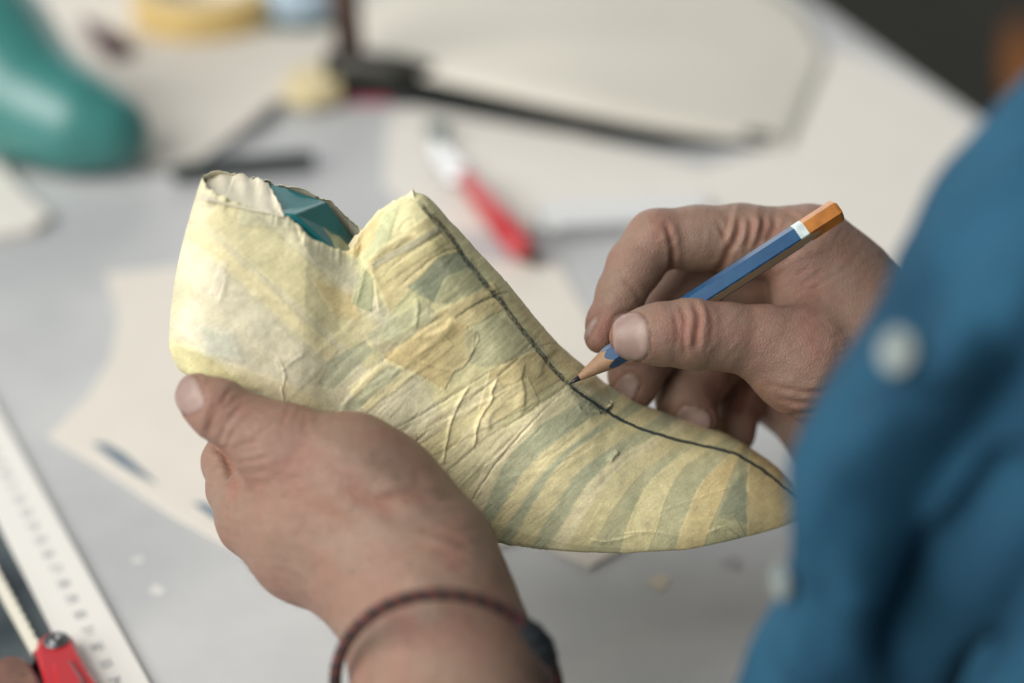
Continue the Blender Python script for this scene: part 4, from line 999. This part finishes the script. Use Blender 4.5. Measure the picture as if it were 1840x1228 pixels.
def f_shirt(p):
    d = chain(p, SH[0], 30.0); d = smin(d, chain(p, SH[1], 30.0), 10.0); d = smin(d, chain(p, SH[2], 20.0), 20.0); d = smin(d, chain(p, SH[4], 20.0), 8.0); return smin(d, chain(p, SH[3], 20.0), 8.0)
Vs_, Fs_, Ns_ = nets(f_shirt, (40, -330, -120), (420, 190, 280), 2.6)
x, y = H2PX(Vs_); h = np.zeros(len(Vs_)); fr = sstep(.1, .8, Ns_[:, 2])
for P, A_, wd, st in FOLD:
    L = smooth_line(P, 6); d, s, u = line_d(x, y, L); h += A_ * np.exp(-(d / wd) ** 2) * np.clip(np.minimum(u, 1 - u) * 5 + .3, 0, 1) * fr
h += (vnoise(Vs_ / 24.0) - .5) * 3.5 + (vnoise(Vs_ / 9.0) - .5) * 1.6
Vs2 = Vs_ + Ns_ * h[:, None]
m_den = mat('denim', srgb(40, 86, 112), 0.85, spec=.2, var=srgb(26, 62, 84), nscale=26, noise=.2, bump=.5, bscale=900)
m_btn = mat('button_shell', srgb(128, 138, 136), 0.5)
shirt = make_obj('shirt', H2W(Vs2), Fs_, m_den, person)
for (bx, by) in ((1615, 632), (1408, 1044)):
    dd = np.hypot(x - bx, y - by); cand = np.where((dd < 14) & (Ns_[:, 2] > 0))[0]
    xb, yb = H2PX(Vs2); dd = np.hypot(xb - bx, yb - by) + (Ns_[:, 2] < .1) * 1e3; cand = np.where(dd < 26)[0]; i = cand[np.argmax(Vs2[cand, 2])] if len(cand) else int(np.argmin(dd)); c = Vs2[i] + Ns_[i] * .6
    c = PX(bx, by, c[2] + .3); nw = RV * Ns_[i][0] + UV * Ns_[i][1] - FV * Ns_[i][2]
    V, F = lathe([(4.2, 0), (4.6, .8), (4.1, 1.5), (3.4, 1.1), (1.5, 1.0), (1.3, .6), (.1, .6)], H2W(c)[0], nw, 32)
    make_obj('button', V, F, m_btn, shirt)
# bracelet ----------------------------------------------------------------
ph = np.linspace(0, 2 * math.pi, 421)[:-1]; P = []
for a in ph:                                  # a loose loop tilted round the wrist
    ca, sa = math.cos(a), math.sin(a)
    P.append(PX(802 + 200 * ca, 1236 - 168 * sa + 10 * ca, 62 + 26 * sa))
P = np.array(P)
# push the loop out of the wrist where it would cut in
for it in range(4):
    d, g = sd_grad(f_l, P, .5); P = P + g * np.maximum(1.7 - d, 0)[:, None] * (P[:, 1] < 500)[:, None]
m_br = bpy.data.materials.new('braided_thread'); m_br.use_nodes = True; nt = m_br.node_tree; b = nt.nodes['Principled BSDF']
at = nt.nodes.new('ShaderNodeAttribute'); at.attribute_name = 'tint'; nt.links.new(at.outputs['Color'], b.inputs['Base Color']); b.inputs['Roughness'].default_value = .85
sm = P.copy()
for _ in range(6): sm = (np.roll(sm, 1, 0) + sm + np.roll(sm, -1, 0)) / 3
br_parts = []
T = np.roll(sm, -1, 0) - np.roll(sm, 1, 0); T /= np.linalg.norm(T, axis=1)[:, None]
A1 = np.cross(T, [.1, .2, 1]); A1 /= np.linalg.norm(A1, axis=1)[:, None]; B1 = np.cross(T, A1)
VV = []; FF = []; CC = []; nv = 0
for k, c in enumerate((srgb(44, 38, 36), srgb(60, 40, 38), srgb(88, 48, 40))):
    th = ph * 38 + k * 2 * math.pi / 3; Q = sm + (A1 * np.cos(th)[:, None] + B1 * np.sin(th)[:, None]) * .95
    V, F = tube(Q, .86, 8, closed=True); VV.append(V); FF += [tuple(i + nv for i in f) for f in F]; nv += len(V)
    cc = np.tile(np.array(c), (len(V), 1)); sel = vnoise(V / 3.0) > .66; cc[sel] = np.array(srgb(104, 58, 62)) if k == 1 else cc[sel]
    CC.append(cc)
brc = make_obj('bracelet', H2W(np.vstack(VV)), FF, m_br, person, cols={'tint': np.vstack(CC)})
brc['label'] = 'thin dark braided thread bracelet with orange and pink flecks on the left wrist'
i0 = int(np.argmin(np.hypot(*(np.array(H2PX(sm)) - np.array([[968], [1152]])) + (sm[:, 2] < 60) * 500)))
idx = [(i0 + k) % len(sm) for k in range(-17, 18)]
V, F = tube(sm[idx], 1.6 + 1.5 * np.sin(np.linspace(0, math.pi, len(idx))) ** .7 * (1 + .12 * np.sin(np.linspace(0, 20, len(idx)))), 16)
make_obj('knot', H2W(V), F, m_br, brc, cols={'tint': np.tile(srgb(36, 42, 46), (len(V), 1))})

# pencil -------------------------------------------------------------------
tip = PP(1023, 691) + NP * 0
ridge_hit = near_d.reshape(-1, 3)[np.argmin(np.hypot(xN - 1023, yN - 691))]
tip = ridge_hit + np.array([0, .1, .2]); end = PX(1508, 376, 6)
ax = end - tip; Lp = np.linalg.norm(ax); ax /= Lp
s1 = np.cross(ax, [0, 0, 1]); s1 /= np.linalg.norm(s1); s2 = np.cross(ax, s1)
R_ = 3.75
HR = -.22
def hexring(t, r, rot=-.22, n=6, rnd=0):
    out = []
    for k in range(n):
        th = 2 * math.pi * k / n + rot; out.append(tip + ax * t + (s1 * math.cos(th) + s2 * math.sin(th)) * r)
    return out
def loft(rings):
    n = len(rings[0]); V = [p for r in rings for p in r]
    F = [(i * n + k, i * n + (k + 1) % n, (i + 1) * n + (k + 1) % n, (i + 1) * n + k) for i in range(len(rings) - 1) for k in range(n)]
    F.append(tuple(range(n))[::-1]); F.append(tuple((len(rings) - 1) * n + k for k in range(n))); return np.array(V), F
m_blue = mat('blue_lacquer', srgb(14, 76, 116), 0.34, coat=.12, var=srgb(12, 66, 108), nscale=200, noise=.1)
m_pw = mat('cedar_wood', srgb(164, 130, 100), 0.6, noise=.18, nscale=300, bump=.2, bscale=900)
m_lead = mat('graphite', srgb(52, 54, 58), 0.35, metal=.3)
m_or = mat('orange_lacquer', srgb(186, 116, 36), 0.34, coat=.15, var=srgb(158, 96, 26), nscale=250, noise=.1)
m_wb = mat('white_band', srgb(214, 226, 224), 0.35, var=srgb(180, 196, 196), nscale=300, noise=.1)
m_gold = mat('gold_lettering', srgb(152, 132, 104), 0.45, metal=.15)
pencil = thing('pencil', H2W((tip + end) / 2)[0], 'short blue hexagonal pencil with white band and orange end, held by the right hand', 'pencil')
V, F = lathe([(.05, 0), (.42, 1.2), (.82, 3.4)], (0, 0, 0)); 
def cone(prof, name, m, n=36):
    V = []; F = []
    for r, t in prof:
        for k in range(n): th = 2 * math.pi * k / n; V.append(tip + ax * t + (s1 * math.cos(th) + s2 * math.sin(th)) * r)
    F = [(i * n + k, i * n + (k + 1) % n, (i + 1) * n + (k + 1) % n, (i + 1) * n + k) for i in range(len(prof) - 1) for k in range(n)]
    F.append(tuple(range(n))[::-1]); F.append(tuple((len(prof) - 1) * n + k for k in range(n)))
    return make_obj(name, H2W(np.array(V)), F, m, pencil)
cone([(.12, 0), (.5, 1.4), (1.0, 3.9)], 'lead', m_lead)
# painted barrel with scalloped front edge: hexagon intersected with the sharpening cone
nb = 96; V = []; F = []
def hexr(th):
    a = (th - HR) % (math.pi / 3) - math.pi / 6; return R_ * math.cos(math.pi / 6) / math.cos(a)
Vw = []; nr_ = 26
for i in range(nr_):
    t = 3.8 + 15.2 * i / (nr_ - 1)
    for k in range(nb):
        th = 2 * math.pi * k / nb; r = min(1.0 + (t - 3.8) * 2.35 / 10.0, hexr(th) - .05); Vw.append(tip + ax * t + (s1 * math.cos(th) + s2 * math.sin(th)) * r)
Fw = [(i * nb + k, i * nb + (k + 1) % nb, (i + 1) * nb + (k + 1) % nb, (i + 1) * nb + k) for i in range(nr_ - 1) for k in range(nb)]
Fw.append(tuple(range(nb))[::-1]); Fw.append(tuple((nr_ - 1) * nb + k for k in range(nb)))
make_obj('sharpened_wood', H2W(np.array(Vw)), Fw, m_pw, pencil)
rings = 10; tE = Lp - 15.0
for i in range(rings):
    for k in range(nb):
        th = 2 * math.pi * k / nb; r = hexr(th); t0 = 3.8 + (r - 1.0) / 2.35 * 10.0 + .35 * math.sin(th * 4.3)
        t = t0 + (tE - t0) * (i / (rings - 1)) ** 1.5
        V.append(tip + ax * t + (s1 * math.cos(th) + s2 * math.sin(th)) * r)
F = [(i * nb + k, i * nb + (k + 1) % nb, (i + 1) * nb + (k + 1) % nb, (i + 1) * nb + k) for i in range(rings - 1) for k in range(nb)]
F.append(tuple((rings - 1) * nb + k for k in range(nb)))
make_obj('barrel', H2W(np.array(V)), F, m_blue, pencil, smooth=False)
V, F = loft([hexring(tE, R_ + .02), hexring(tE + 3.0, R_ + .02)]); make_obj('white_band', H2W(V), F, m_wb, pencil, smooth=False)
V, F = loft([hexring(tE + 3.0, R_ + .01), hexring(Lp - 1.2, R_ + .01), hexring(Lp - .4, R_ - .35), hexring(Lp, R_ - 1.2)]); make_obj('end_paint', H2W(V), F, m_or, pencil, smooth=False)

# worn brown facet with the gold lettering rubbed off
th = HR + math.radians(330); nf_ = s1 * math.cos(th) + s2 * math.sin(th); tg = -s1 * math.sin(th) + s2 * math.cos(th)
ap = R_ * math.cos(math.pi / 6) + .05; V = []; nq = 40
for i in range(nq):
    t = 26 + (tE + 6.5 - 26) * i / (nq - 1); wob = .25 * math.sin(i * 1.7) + .15 * math.sin(i * 4.1)
    wq = 1.45 * min(1, (nq - 1 - i) / 3 + .2)
    V += [tip + ax * t + nf_ * ap - tg * (wq - .15 + wob * .4), tip + ax * t + nf_ * ap + tg * wq]
n = len(V); V = np.array(V + [v - nf_ * .09 for v in V])
F = [(2 * i, 2 * i + 1, 2 * i + 3, 2 * i + 2) for i in range(nq - 1)] + [(2 * i + n, 2 * i + 2 + n, 2 * i + 3 + n, 2 * i + 1 + n) for i in range(nq - 1)]
F += [(2 * i, 2 * i + 2, 2 * i + 2 + n, 2 * i + n) for i in range(nq - 1)] + [(2 * i + 1, 2 * i + 1 + n, 2 * i + 3 + n, 2 * i + 3) for i in range(nq - 1)]
make_obj('worn_facet', H2W(V), F, m_gold, pencil, smooth=False)
